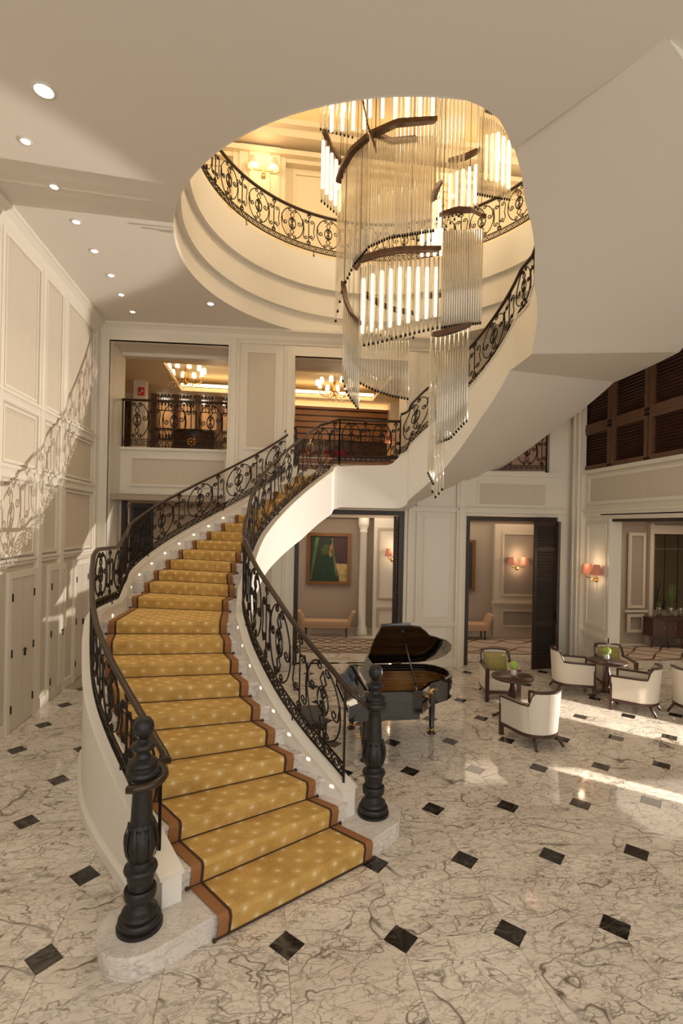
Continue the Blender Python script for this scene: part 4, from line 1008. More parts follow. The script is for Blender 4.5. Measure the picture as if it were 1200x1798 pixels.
# ---- recessed downlights in the hall ceiling
def downlight(x, y, lab, e=26, r=.055):
    p = uz(x, y, ZC); t = thing('downlight', lab, 'light', (p.x, p.y, ZC), 0, 'recessed ceiling downlights')
    mb = MB(); mb.lathe([(r + .025, -.002), (r + .025, -.012), (r, -.014), (r, -.002)], 18, cap=False); part('trim_ring', mb, 'china', t, False)
    mb = MB(); mb.lathe([(.001, -.006), (r * .98, -.006), (r * .98, -.002), (.001, -.002)], 16); part('lens', mb, 'spotglow', t, False)
    light('downlight_beam', 'SPOT', (p.x, p.y, ZC - .05), e, (1, .86, .68), .04, (p.x, p.y, 0), spot_size=R(75), spot_blend=.7)
for k, (x, y) in enumerate(((77, 158), (45, 247), (95, 327), (134, 389), (166, 440), (195, 483), (213, 517), (233, 547))):
    downlight(x, y, ['large recessed downlight nearest the camera at upper left', 'small recessed downlight beside the left cornice, second from the camera', 'recessed downlight third from the camera along the left cornice', 'recessed downlight fourth from the camera along the left cornice', 'recessed downlight fifth from the camera along the left cornice', 'recessed downlight sixth from the camera along the left cornice', 'recessed downlight seventh from the camera along the left cornice', 'recessed downlight eighth in the row, nearest the back wall'][k], r=.09 if k == 0 else .05)
downlight(370, 533, 'lone recessed downlight between round opening and left portal', r=.06)

# ---- wall sconces
def sconce(fr, lab, s=1.0, drops=True, shade='shade', e=5, lit=False):
    o0 = Vector(fr(0, 0, 0)); t = thing('wall_sconce', lab, 'sconce', o0, 0)
    mb = MB(fr); mb.lathe([(.001, -.05), (.05, -.05), (.055, 0), (.05, .05), (.001, .05)], 12, (0, -.02, -.1)); mb.tube([(0, -.03, -.1), (0, -.13, -.12), (0, -.15, -.06)], .012, 6); mb.tube([(-.16 * s, -.15, -.06), (.16 * s, -.15, -.06)], .011, 6); part('bracket', mb, 'brass', t)
    for sx in (-.16, .16):
        mb = MB(fr); mb.lathe([(.012, -.06), (.012, .06)], 8, (sx * s, -.15, 0)); part('candle_arm', mb, 'brass', t)
        mb = MB(fr); mb.lathe([(.13 * s, .02), (.075 * s, .24)], 18, (sx * s, -.15, 0), False); mb.lathe([(.126 * s, .02), (.071 * s, .24)], 18, (sx * s, -.15, 0), False); part('lamp_shade', mb, shade, t)
        mb = MB(fr); mb.ball((sx * s, -.15, .08), .035 if not lit else .08, 6); part('bulb', mb, 'bulb', t)
        if drops:
            mb = MB(fr)
            for q in (-.05, .05): mb.tube([(sx * s + q, -.15, -.08), (sx * s + q, -.15, -.34)], .006, 5); mb.ball((sx * s + q, -.15, -.36), .014, 5)
            part('crystal_drop', mb, 'glass', t)
    p = Vector(fr(0, -.28, .3)); light('sconce_glow', 'POINT', p, e, (1, .70, .42), .06)
    p = Vector(fr(0, -.2, -.12)); light('sconce_glow', 'POINT', p, e * .5, (1, .70, .42), .05)
p = ux(1050, 1010, XR); sconce(lambda s, d, z: (XR + d, p.y + s, p.z + z), 'pink shaded double sconce on white panel of right pier', 1.0, True, 'shade', 2.6)
s_, z_ = cw_px(908, 992, -.2); sconce(lambda s, d, z: CW(s_ + s, d - .2, z_ + z), 'red shaded double sconce glowing inside the right corridor', 1.15, False, 'shade', 6)
s2_, z2_ = cw_px(683, 977, -.35); sconce(lambda s, d, z: CW(s2_ + s + .1, d - .35, z2_ + z), 'sconce half hidden by louvred door near the painting', .8, False, 'shade', 2.5)
p2_ = uy(463, 303, 12.65); sconce(lambda s, d, z: (p2_.x + s, 12.64 + d, p2_.z + z), 'double sconce with bright shades on upper gallery pilaster', 1.35, False, 'upper', 4, True)
p3_ = uy(778, 352, 12.9); sconce(lambda s, d, z: (p3_.x + s, 12.93 + d, p3_.z + z), 'small bright double sconce on gallery wall behind the glass rods', 1.2, False, 'upper', 4, True)

# ================================================================== piano
PX, PY = 1.12, 6.74      # near keyboard corner; x runs along the strings, y away from the camera
PI_ = thing('grand_piano', 'glossy black grand piano with raised lid beyond the right newel', 'piano', (PX, PY, 0))
def smooth(pts, n=6, closed=True):
    out = []; m = len(pts)
    for i in range(m):
        p0, p1, p2, p3 = [Vector(pts[(i + q) % m]) for q in (-1, 0, 1, 2)]
        for j in range(n):
            t = j / n; out.append(.5 * ((2 * p1) + (p2 - p0) * t + (2 * p0 - 5 * p1 + 4 * p2 - p3) * t * t + (3 * p1 - p0 - 3 * p2 + p3) * t ** 3))
    return out
bent = [(.86, .0), (1.02, .05), (1.14, .20), (1.24, .36), (1.40, .46), (1.56, .56), (1.69, .72), (1.745, .92), (1.73, 1.12), (1.64, 1.30), (1.48, 1.42), (1.30, 1.45)]
bl = smooth(bent, 4, False)[:-4] if 0 else [Vector(p) for p in bent]
rim = [Vector((.26, 0)), Vector((.6, 0))] + bl + [Vector((.8, 1.45)), Vector((.26, 1.45))]
zb0, zt0 = .66, .985
mb = MB(); rows = []
ctr = Vector((.85, .72))
inn = []
for i, p in enumerate(rim):
    a, b_ = rim[max(i - 1, 0)], rim[min(i + 1, len(rim) - 1)]; t = (b_ - a).normalized(); nn = Vector((-t.y, t.x)); inn.append(p + nn * .045)
for p, q in zip(rim, inn): rows.append([(p.x, p.y, zb0), (q.x, q.y, zb0), (q.x, q.y, zt0), (p.x, p.y, zt0)])
mb.grid(rows, True, False, True); part('rim', mb, 'lacquer', PI_, False)
mb = MB(); mb.prism([tuple(p) for p in inn], .80, .825); sb_ = part('soundboard', mb, 'amber', PI_, False)
mb = MB()
for k in range(9):
    y = .12 + .15 * k; xe = 1.6 - max(0, (.75 - y)) * .75; mb.box(.45, y, .86, min(xe, 1.62), y + .02, .885)
mb.box(.40, .06, .845, .50, 1.39, .885); mb.tube([(p.x * .94 + .05, p.y * .90 + .07, .87) for p in bl], .022, 6); part('iron_plate', mb, 'plate', PI_, False)
mb = MB()
for k in range(34):
    y = .10 + .038 * k; xe = 1.58 - max(0, (.75 - y)) * .72; mb.tube([(.46, y, .895), (xe, y + (.02 if k < 25 else -.1), .895)], .0016, 3)
part('strings', mb, 'brass', PI_, False, kind='stuff')
mb = MB(); mb.box(-.02, 0, .60, .30, 1.45, .68); mb.box(.26, .04, .68, .30, 1.41, .80); part('key_bed', mb, 'lacquer', PI_, False)
mb = MB()
for y in (0, 1.36):
    mb = MB(); prof = [(-.02, .68), (.30, .68), (.30, .985), (.20, .985), (.15, .90), (.10, .84), (-.02, .80)]
    lo = [(x, y, z) for x, z in prof]; hi = [(x, y + .09, z) for x, z in prof]
    mb.grid([lo, hi], True, False, True); part('cheek', mb, 'lacquer', PI_, False)
mb = MB(); mb.hexa([(-.01, .09, .72), (.20, .09, .72), (.20, 1.36, .72), (-.01, 1.36, .72), (-.01, .09, .755), (.20, .09, .80), (.20, 1.36, .80), (-.01, 1.36, .755)]); mb.box(.20, .09, .72, .235, 1.36, .87); mb.box(.235, .09, .80, .27, 1.36, .93); part('fallboard', mb, 'lacquer', PI_, False)
mb = MB(); mb.hexa([(.30, .35, .97), (.32, .35, .97), (.32, 1.10, .97), (.30, 1.10, .97), (.43, .35, 1.2), (.445, .35, 1.2), (.445, 1.10, 1.2), (.43, 1.10, 1.2)]); mb.box(.26, .12, .965, .42, 1.33, .985); part('music_desk', mb, 'lacquer', PI_, False)
# lid, hinged along the far straight side
hx = 1.45; A_ = R(35)
def lidpt(x, y, o=0): d = hx - y; return (x, hx + .01 - d * math.cos(A_) - o * math.sin(A_), zt0 + .02 + d * math.sin(A_) - o * math.cos(A_))
lid = [Vector((.46, -.02))] + [Vector((.62, -.02))] + [Vector((p.x + .02, p.y - .02)) for p in bl] + [Vector((.46, 1.45))]
mb = MB(); lo = [mb.P(lidpt(p.x, p.y, .02)) for p in lid]; hi = [mb.P(lidpt(p.x, p.y)) for p in lid]
mb.f += [lo[::-1], hi]; mb.sm += [False, False]
for i in range(len(lid)): j = (i + 1) % len(lid); mb.f.append([lo[i], lo[j], hi[j], hi[i]]); mb.sm.append(False)
ld_ = part('lid', mb, 'lacquer', PI_, False)
mb = MB(); mb.hexa([lidpt(.30, -.02, .0), lidpt(.46, -.02, .0), lidpt(.46, 1.40, .0), lidpt(.30, 1.40, .0), lidpt(.70, -.02, -.02), lidpt(.72, .10, -.035), lidpt(.72, 1.4, -.035), lidpt(.70, 1.4, -.02)]) if 0 else mb.hexa([lidpt(.46, -.02, -.001), lidpt(.86, -.02, -.001), lidpt(.86, 1.40, -.001), lidpt(.46, 1.40, -.001), lidpt(.46, -.02, -.02), lidpt(.90, -.04, -.03), lidpt(.86, 1.4, -.02), lidpt(.46, 1.4, -.02)])
part('lid_flap', mb, 'lacquer', PI_, False)
mb = MB(); e_ = lidpt(.80, .14, .03); mb.tube([(.95, .07, .90), (.92, .08, 1.05)], .026, 6); mb.tube([(.92, .08, 1.05), e_], .012, 6); mb.ball(e_, .02, 5); part('lid_prop', mb, 'lacquer', PI_, False)
for x, y in ((.24, .14), (.24, 1.30), (1.46, .98)):
    mb = MB(); mb.lathe([(.075, .66), (.075, .60), (.06, .57), (.042, .13), (.05, .11), (.04, .09)], 8, (x, y, 0)); lg = part('leg', mb, 'lacquer', PI_, False)
    mb = MB(); mb.lathe([(.035, .14), (.035, .07), (.05, .065), (.03, .05)], 10, (x, y, 0)); part('caster_collar', mb, 'brass', lg, False)
    mb = MB(); mb.lathe([(.03, .05), (.05, .035), (.068, .015), (.068, .0), (.001, 0)], 12, (x, y, 0)); part('caster_cup', mb, 'wood', lg, False)
mb = MB(); 
for y in (.66, .80): mb.tube([(.45, y, .64), (.42, y, .14)], .016, 6)
mb.box(.36, .60, .10, .50, .86, .15); part('pedal_lyre', mb, 'lacquer', PI_, False)
for y in (.66, .73, .80):
    mb = MB(); mb.box(.22, y - .012, .09, .38, y + .012, .10); part('pedal', mb, 'brass', PI_, False)
mb = MB(); mb.box(.34, .1, .56, 1.0, 1.2, .655); mb.box(.5, .2, .52, .9, .9, .57); part('keybed_frame', mb, 'lacquer', PI_, False)

# piano stool
t = thing('piano_stool', 'black buttoned piano stool behind the right stair railing', 'stool', (.64, 7.38, 0))
mb = MB(); mb.box(-.20, -.36, .40, .20, .36, .46); part('seat_frame', mb, 'lacquer', t, False)
mb = MB(); rows = []
for i in range(13):
    x = -.2 + .4 * i / 12; rows.append([(x, -.36 + .72 * j / 18, .50 + .018 * abs(math.sin(PI * 3 * i / 12) * math.sin(PI * 4 * j / 18)) - (.02 if i in (0, 12) or j in (0, 18) else 0)) for j in range(19)])
mb.grid(rows); mb.box(-.2, -.36, .455, .2, .36, .48); part('cushion', mb, 'leather', t, False)
for x in (-.17, .17):
    for y in (-.32, .32): mb = MB(); mb.lathe([(.035, .40), (.03, .30), (.02, .03), (.024, 0)], 8, (x, y, 0)); part('leg', mb, 'lacquer', t, False)

# poinsettia in a teal pot
t = thing('poinsettia', 'red poinsettia in dark teal pot on floor under piano', 'plant', (1.48, 7.50, 0))
mb = MB(); mb.lathe([(.001, 0), (.06, 0), (.085, .17), (.09, .18), (.08, .18), (.075, .16), (.001, .15)], 14); part('pot', mb, 'teal', t, False)
mb = MB(); mr = MB()
for k in range(34):
    a = k * 2.4; r0 = .05 + .09 * ((k * 7) % 10) / 10; z = .2 + .1 * ((k * 3) % 7) / 7; dx, dy = math.cos(a), math.sin(a); q = mr if k % 3 else mb
    q.grid([[(dx * r0 * .3, dy * r0 * .3, z), (dx * r0 * .3, dy * r0 * .3, z + .001)], [(dx * r0 - dy * .025, dy * r0 + dx * .025, z + .03), (dx * r0 + dy * .025, dy * r0 - dx * .025, z + .03)], [(dx * (r0 + .06), dy * (r0 + .06), z), (dx * (r0 + .06) + .001, dy * (r0 + .06), z + .001)]])
part('leaves', mb, 'leaf', t, False); part('petals', mr, 'red', t, False)

# ================================================================== tub chairs and tables
def make_chair(lab, loc, rz, pillow=True):
    """front faces local -y"""
    t = thing('tub_chair', lab, 'armchair', loc, rz, 'cream tub chairs round the two lounge tables')
    path = []
    W_, D_ = .295, .30
    for i in range(8): path.append((-W_, -.36 + i * .42 / 8))
    for i in range(25): a = PI - PI * i / 24; path.append((W_ * math.cos(a), .06 + .26 * math.sin(a)))
    for i in range(8): path.append((W_, .06 - (i + 1) * .42 / 8))
    n = len(path); H_ = []
    for i in range(n):
        u = abs(2 * i / (n - 1) - 1)          # 1 at the arm fronts, 0 at the back
        H_.append(.83 if u < .34 else (.83 - (u - .34) / .03 * .20 if u < .37 else .625 - .03 * (u - .37)))
    rows = []; top = []
    for i, (x, y) in enumerate(path):
        a, b_ = path[max(i - 1, 0)], path[min(i + 1, n - 1)]; tx, ty = b_[0] - a[0], b_[1] - a[1]; l = math.hypot(tx, ty); nx, ny = ty / l, -tx / l
        u = abs(2 * i / (n - 1) - 1); fl = .10 * (H_[i] - .4) * (1 if u < .4 else .4)
        ox, oy = -nx * .03, -ny * .03
        rows.append([(x + ox, y + oy, .20), (x + ox - nx * fl, y + oy - ny * fl, H_[i]), (x - ox - nx * fl, y - oy - ny * fl, H_[i]), (x - ox, y - oy, .30)])
        top.append((x - nx * fl, y - ny * fl, H_[i] + .008))
    mb = MB(); mb.grid(rows, True, False, True); part('shell', mb, 'cream', t, False)
    mb = MB(); mb.sweep(top, [(-.036, -.012), (.036, -.012), (.036, .014), (-.036, .014)], sm=False)
    for sx in (-1, 1): mb.box(sx * W_ - .036, -.385, .0, sx * W_ + .036, -.345, .625)
    part('frame_rail', mb, 'wood', t, False)
    mb = MB(); mb.sweep([(p[0] * 1.06, p[1] * 1.06, .19) for p in path], [(-.02, -.025), (.02, -.025), (.02, .025), (-.02, .025)], True, False); part('base_rail', mb, 'wood', t, False)
    mb = MB(); pts = [(-.258, -.36), (.258, -.36), (.258, .06)] + [(.258 * math.cos(a), .06 + .225 * math.sin(a)) for a in [PI * k / 10 for k in range(1, 10)]] + [(-.258, .06)]
    mb.prism(pts, .20, .30); mb.prism([(x * .98, y * .98 - .01) for x, y in pts], .305, .43); mb.prism([(x * .93, y * .93 - .01) for x, y in pts], .43, .445); part('seat_cushion', mb, 'cream', t, False)
    for sx in (-1, 1):
        mb = MB(); mb.tube([(sx * .20, .22, .19), (sx * .23, .28, .10), (sx * .265, .35, .0)], [.028, .024, .018], 6); part('leg', mb, 'wood', t, False)
        mb = MB(); mb.tube([(sx * .29, -.36, .19), (sx * .29, -.365, 0)], [.026, .018], 6); part('leg', mb, 'wood', t, False)
    if pillow:
        mb = MB(); rws = []
        for i in range(11):
            a = -1 + 2 * i / 10; rr = []
            for j in range(11):
                b_ = -1 + 2 * j / 10; th = .075 * (1 - abs(a) ** 3) * (1 - abs(b_) ** 3) + .004; rr.append((.235 * a * (1 - .06 * (1 - b_ * b_)), .20 - th + .10 * (b_ + 1) / 2 * .5, .455 + .17 * (b_ + 1) * (1 - .0 * a)))
            rws.append(rr)
        mb.grid(rws); rw2 = [[(p[0], .21 + .10 * (j - 0) / 10 * .5 + .05 * (1 - abs(-1 + 2 * i / 10) ** 3) * (1 - abs(-1 + 2 * j / 10) ** 3), p[2]) for j, p in enumerate(r_)] for i, r_ in enumerate(rws)]; mb.grid(rw2); part('pillow', mb, 'green', t, False)
    return t
make_chair('cream tub chair with olive pillow facing the camera beside the piano', (*uz(874, 1222, 0).xy, 0), R(-10))
make_chair('cream tub chair seen from behind, nearest the camera', (*uz(936, 1300, 0).xy, 0), R(196), False)
make_chair('cream tub chair turned sideways by the white pier', (*uz(1002, 1212, 0).xy, 0), R(72))
make_chair('cream tub chair with olive pillow behind the farther round table', (*uz(1076, 1208, 0).xy, 0), R(-14))
make_chair('cream tub chair with its back to the right edge', (*uz(1118, 1246, 0).xy, 0), R(-136), False)
make_chair('tub chair cut off by the right edge of the frame', (*uz(1222, 1255, 0).xy, 0), R(100), False)
def make_table(lab, loc):
    t = thing('lounge_table', lab, 'table', (*loc, 0), 0, 'round dark lounge tables')
    mb = MB(); mb.lathe([(.001, .69), (.33, .69), (.35, .70), (.355, .715), (.345, .73), (.001, .73)], 32); part('tabletop', mb, 'wood', t, False)
    mb = MB(); mb.lathe([(.12, .69), (.05, .66), (.035, .62), (.04, .55), (.075, .42), (.08, .34), (.05, .27), (.045, .22), (.07, .19), (.07, .14), (.04, .12)], 16); part('pedestal', mb, 'wood', t, False)
    for k in range(3):
        a = R(30 + 120 * k); c, s = math.cos(a), math.sin(a); mb = MB(); mb.tube([(c * .04, s * .04, .15), (c * .16, s * .16, .10), (c * .27, s * .27, .03), (c * .31, s * .31, .02)], [.035, .03, .024, .022], 6); mb.lathe([(.03, 0), (.03, .02)], 8, (c * .30, s * .30, 0)); part('foot', mb, 'wood', t, False)
    return t
def make_vase(lab, loc):
    t = thing('flower_vase', lab, 'vase', (*loc, .73), 0, 'white flower vases on the tables')
    mb = MB(); mb.lathe([(.001, 0), (.035, 0), (.05, .03), (.052, .07), (.035, .11), (.038, .125), (.03, .12), (.001, .09)], 16); part('vase', mb, 'china', t, False)
    mb = MB(); rng = random.Random(3)
    for k in range(46):
        a = k * 2.4; z = 1 - 2 * (k + .5) / 46; r = math.sqrt(1 - z * z); mb.ball((.062 * r * math.cos(a), .062 * r * math.sin(a), .175 + .055 * z), .022, 4)
    part('bloom', mb, 'lime', t, False)
T1 = uz(899, 1262, 0); T2 = uz(1066, 1226, 0)
make_table('round dark pedestal table between the two chairs near the piano', T1.xy); make_table('round dark pedestal table among the chairs by the right pier', T2.xy)
make_vase('white vase with lime bloom on the table near the piano', (T1.x + .03, T1.y + .02)); make_vase('white vase with lime bloom on the table by the pier', (T2.x + .02, T2.y + .06))
# ================================================================== corridor and lounge furnishings
sL, zT = cw_px(540, 935, -.03); sR_, zB_ = cw_px(615, 1027, -.03)
t = thing('painting', 'gilt framed dark painting of a green robed figure in the corridor', 'painting', CW((sL + sR_) / 2, -.03, zB_))
mb = MB(CW); fw_ = .10
for a, b_, c, e in ((sL, sL + fw_, zB_, zT), (sR_ - fw_, sR_, zB_, zT), (sL + fw_, sR_ - fw_, zB_, zB_ + fw_), (sL + fw_, sR_ - fw_, zT - fw_, zT)): mb.box(a, -.07, c, b_, -.01, e); mb.box(a + .02, -.085, c + .02, b_ - .02, -.07, e - .02)
part('picture_frame', mb, 'gold', t)
mb = MB(CW); mb.box(sL + fw_, -.03, zB_ + fw_, sR_ - fw_, -.012, zT - fw_); cv = part('canvas', mb, 'canvas', t)
pc = {'robe': (.007, .028, .008), 'leaf_stripe': (.05, .13, .025), 'head': (.045, .065, .008), 'maroon_field': (.05, .02, .02), 'ochre_field': (.42, .30, .11), 'face': (.26, .13, .06), 'light_edge': (.11, .14, .05)}
for k, v in pc.items(): M[k] = speckle(mat(k + '_paint', v, .5), tuple(c * .7 for c in v), tuple(min(1, c * 1.35) for c in v), 5)
def patch(nm, pts, lay):
    a, b_, c, e = sL + fw_, sR_ - fw_, zB_ + fw_, zT - fw_; mb = MB(CW); d = -.031 - .0015 * lay
    lo = [(lerp(a, b_, x), d, lerp(c, e, y)) for x, y in pts]; hi = [(lerp(a, b_, x), d - .0012, lerp(c, e, y)) for x, y in pts]
    mb.grid([lo, hi], True, False, True); part(nm, mb, nm, cv)
patch('maroon_field', [(.68, .40), (1, .40), (1, 1), (.62, 1)], 0); patch('ochre_field', [(.76, 0), (1, 0), (1, .39), (.66, .40)], 1)
patch('leaf_stripe', [(0, .04), (.04, .02), (.24, .98), (.14, .99)], 1)
patch('robe', [(.10, 0), (.80, 0), (.72, .3), (.64, .62), (.60, .86), (.5, .97), (.42, .9), (.36, .7), (.22, .5), (.14, .22)], 2)
patch('head', [(.28, .70), (.36, .80), (.48, .82), (.55, .74), (.52, .64), (.42, .58), (.32, .60)], 3); patch('face', [(.53, .80), (.59, .84), (.62, .74), (.56, .66), (.60, .6), (.55, .52), (.50, .6), (.52, .7)], 4); patch('light_edge', [(.56, .95), (.60, .97), (.63, .70), (.70, .40), (.74, .12), (.70, .10), (.62, .5)], 3)
sp0, zp1 = cw_px(829, 948, -.03); sp1, zp0 = cw_px(834, 1038, -.03)
t = thing('painting', 'narrow sliver of a gilt framed picture beside right dark door frame', 'painting', CW(sp0, -.03, zp0))
mb = MB(CW); mb.box(sp0 - .7, -.06, zp0, sp1, -.01, zp1); part('picture_frame', mb, 'gold', t); mb = MB(CW); mb.box(sp0 - .62, -.065, zp0 + .08, sp0 + .02, -.06, zp1 - .08); part('canvas', mb, 'canvas', t)
light('picture_light', 'SPOT', CW((sL + sR_) / 2, -.9, 3.5), 16, (1, .78, .52), .06, CW((sL + sR_) / 2, 0, 2.0), spot_size=R(70), spot_blend=.6)
def bench(s0, s1, d, lab, full=True):
    t = thing('bench', lab, 'bench', CW((s0 + s1) / 2, d, 0))
    w = s1 - s0; mb = MB(CW); mb.box(s0 + .1, d - .26, .28, s1 - .1, d + .26, .36); mb.box(s0 + .08, d - .27, .36, s1 - .08, d + .27, .46); part('seat', mb, 'peach', t)
    for sg, x in ((-1, s0 + .1), (1, s1 - .1)):
        mb = MB(CW); rows = []
        for i in range(9):
            u = i / 8; z = .28 + .45 * u; off = sg * (.02 + .16 * u * u); rows.append([(x + off - .04, d - .26, z), (x + off + .04, d - .26, z), (x + off + .04, d + .26, z), (x + off - .04, d + .26, z)])
        mb.grid(rows, True, False, True); part('scrolled_arm', mb, 'peach', t)
    for x in (s0 + .14, s1 - .14):
        for y in (d - .2, d + .2): mb = MB(CW); mb.tube([(x, y, .28), (x, y - .02, 0)], [.03, .018], 6); part('leg', mb, 'wood', t)
sb0 = cw_px(530, 1090, -.35)[0]; sb1 = cw_px(617, 1090, -.35)[0]; bench(sb0, sb1, -.42, 'peach upholstered bench with scrolled arms under the painting')
sb0 = cw_px(856, 1100, -.35)[0]; bench(sb0 - 1.5, sb0, -.42, 'peach upholstered bench half hidden by the right door frame')
# patterned rugs: each line of the pattern is raised pile
def rug(name, lab, fr, s0, s1, d0, d1, wave):
    t = thing(name, lab, 'rug', fr((s0 + s1) / 2, (d0 + d1) / 2, 0)); mb = MB(fr); mb.box(s0, d0, .001, s1, d1, .012); part('pile', mb, 'rugbase', t)
    mb = MB(fr); P = .8; A__ = .30; n = int((s1 - s0) / P)
    rowsd = [lerp(d0, d1, (k + .5) / 2) for k in range(2)]
    for rr, dd in enumerate(rowsd):
        for sg in (-1, 1):
            for off in ((0,) if wave else (0, .5)):
                pts = []
                for i in range(n * 10 + 1):
                    s = s0 + i * P / 10; v = math.cos(2 * PI * (s / (P * 2) + off * .5 + rr * .5)); pts.append((s, dd + sg * (A__ * v), .013))
                pts = [q for q in pts if d0 + .03 < q[1] < d1 - .03 and q[0] < s1 - .02]
                segs = [[pts[0]]] if pts else []
                for a, b_ in zip(pts, pts[1:]):
                    if b_[0] - a[0] > P / 9: segs.append([])
                    segs[-1].append(b_)
                for sgm in segs:
                    if len(sgm) > 1: mb.sweep(sgm, [(-.022, 0), (.022, 0), (.022, .003), (-.022, .003)], sm=False)
    for dd in (d0 + .02, d1 - .06): mb.box(s0, dd, .012, s1, dd + .04, .0155)
    part('pattern_lines', mb, 'carpetline', t)
M['rugbase'] = speckle(mat('rug_base', (.40, .30, .22), .95), (.36, .27, .20), (.44, .335, .25), 40, .1)
rug('patterned_rug', 'beige rug with dark ring pattern running along the corridor', CW, 3.4, 9.0, -2.5, -.76, False)
rug('patterned_rug', 'beige rug with dark wavy pattern in the right corridor opening', CW, 9.05, 12.4, -2.3, -.25, True)
rug('patterned_rug', 'beige rug with dark wavy lines in front of the sideboard', lambda s, d, z: (s, 12.9 + d, z), 8.7, 14, -1.2, .3, True)
# sideboard with plants
sx0, sx1 = gx(1141, 1000, -.4), gx(1215, 1000, -.4)
t = thing('sideboard', 'dark bow fronted sideboard on tapered legs in front of mirror', 'sideboard', ((sx0 + sx1) / 2, 13.2, 0))
n = 14; front = [(lerp(sx0, sx1, i / n), 13.02 - .22 * math.sin(PI * i / n)) for i in range(n + 1)]
mb = MB(); mb.prism(front + [(sx1, 13.4), (sx0, 13.4)], .30, .80); part('cabinet_body', mb, 'wood', t)
mb = MB(); mb.prism([(x, y - .02) for x, y in front] + [(sx1 + .02, 13.4), (sx0 - .02, 13.4)], .80, .835); part('top', mb, 'wood', t)
for i in range(0, n, 3):
    a, b_ = front[i], front[min(i + 3, n)]; mb = MB(); mb.hexa([(a[0] + .02, a[1] - .012, .33), (b_[0] - .02, b_[1] - .012, .33), (b_[0] - .02, b_[1], .33), (a[0] + .02, a[1], .33), (a[0] + .02, a[1] - .012, .78), (b_[0] - .02, b_[1] - .012, .78), (b_[0] - .02, b_[1], .78), (a[0] + .02, a[1], .78)]); dd = part('door', mb, 'wood', t)
    mb = MB(); mb.ball((b_[0] - .07, b_[1] - .03, .6), .014, 5); part('knob', mb, 'brass', dd)
for i in (0, 4, 8, 12, 14):
    mb = MB(); mb.tube([(front[i][0], front[i][1] + .04, .30), (front[i][0], front[i][1] + .03, 0)], [.035, .02], 6); part('leg', mb, 'wood', t)
def orchid(x, y, lab, n, h, colm, seed):
    rng = random.Random(seed); t = thing('orchid_vase', lab, 'vase', (x, y, .835)); mb = MB(); mb.lathe([(.06, 0), (.07, .1), (.075, .26), (.07, .26), (.062, .02)], 14); part('vase', mb, 'pane', t, False)
    st = MB(); lf = MB()
    for k in range(n):
        a = rng.uniform(0, 6.28); lean = rng.uniform(.03, .14); hh = h * rng.uniform(.75, 1.05); top = (lean * math.cos(a), lean * math.sin(a), hh)
        st.tube([(0, 0, .02), (top[0] * .4, top[1] * .4, hh * .6), top], .006, 4)
        for q in range(6):
            f = .45 + .1 * q; p = (top[0] * f, top[1] * f, hh * f); b_ = rng.uniform(0, 6.28); l = rng.uniform(.06, .1)
            lf.grid([[p, (p[0], p[1], p[2] + .004)], [(p[0] + l * math.cos(b_) * .5 - .02 * math.sin(b_), p[1] + l * math.sin(b_) * .5 + .02 * math.cos(b_), p[2] + .03), (p[0] + l * math.cos(b_) * .5 + .02 * math.sin(b_), p[1] + l * math.sin(b_) * .5 - .02 * math.cos(b_), p[2] + .03)], [(p[0] + l * math.cos(b_), p[1] + l * math.sin(b_), p[2] + .02), (p[0] + l * math.cos(b_), p[1] + l * math.sin(b_), p[2] + .022)]])
    part('stems', st, 'leaf', t, False); part('leaves', lf, colm, t, False)
orchid(gx(1160, 1080, -.35), 13.3, 'small dark flowered vase at left end of the sideboard', 5, .42, 'wood', 1)
orchid(gx(1178, 1080, -.35), 13.25, 'tall green stems in clear vase on the sideboard', 9, .95, 'leaf', 2)
orchid(gx(1193, 1080, -.35), 13.2, 'small dark flowered vase right of the tall stems', 5, .45, 'wood', 5)

# ================================================================== mezzanine furnishings
def crystal(x, y, lab, Y=15.6):
    p = uy(x, y, Y); t = thing('crystal_chandelier', lab, 'chandelier', (p.x, p.y, p.z - .3)); a_ = MB(); b_ = MB(); g = MB()
    a_.tube([(0, 0, .2), (0, 0, 1.2)], .012, 6); a_.lathe([(.02, -.3), (.07, -.24), (.03, -.16), (.06, -.05), (.03, .08), (.05, .16), (.02, .22)], 10)
    for k in range(10):
        a = 2 * PI * k / 10; c, s = math.cos(a), math.sin(a); r = .52
        a_.tube([(c * .04, s * .04, -.1), (c * .25, s * .25, -.26), (c * .44, s * .44, -.2), (c * r, s * r, .02)], .011, 5)
        b_.lathe([(.07, .06), (.055, .2), (.04, .22)], 10, (c * r, s * r, 0))
        for q in range(4): g.ball((c * (.2 + .1 * q), s * (.2 + .1 * q), -.3 - .03 * (q % 2)), .018, 4)
        g.ball((c * r, s * r, -.06), .024, 4)
    part('arms', a_, 'brass', t, False); part('lit_shades', b_, 'bulbsoft', t, False); part('crystal_drops', g, 'glass', t, False)
M['bulbsoft'] = mat('candle_shade_glow', (1, .9, .7), .4, emit=(1, .78, .46), est=2.2)
crystal(327, 640, 'bright crystal chandelier in the bar behind the left balcony'); crystal(588, 664, 'bright crystal chandelier half hidden by the glass rods over the landing lobby')
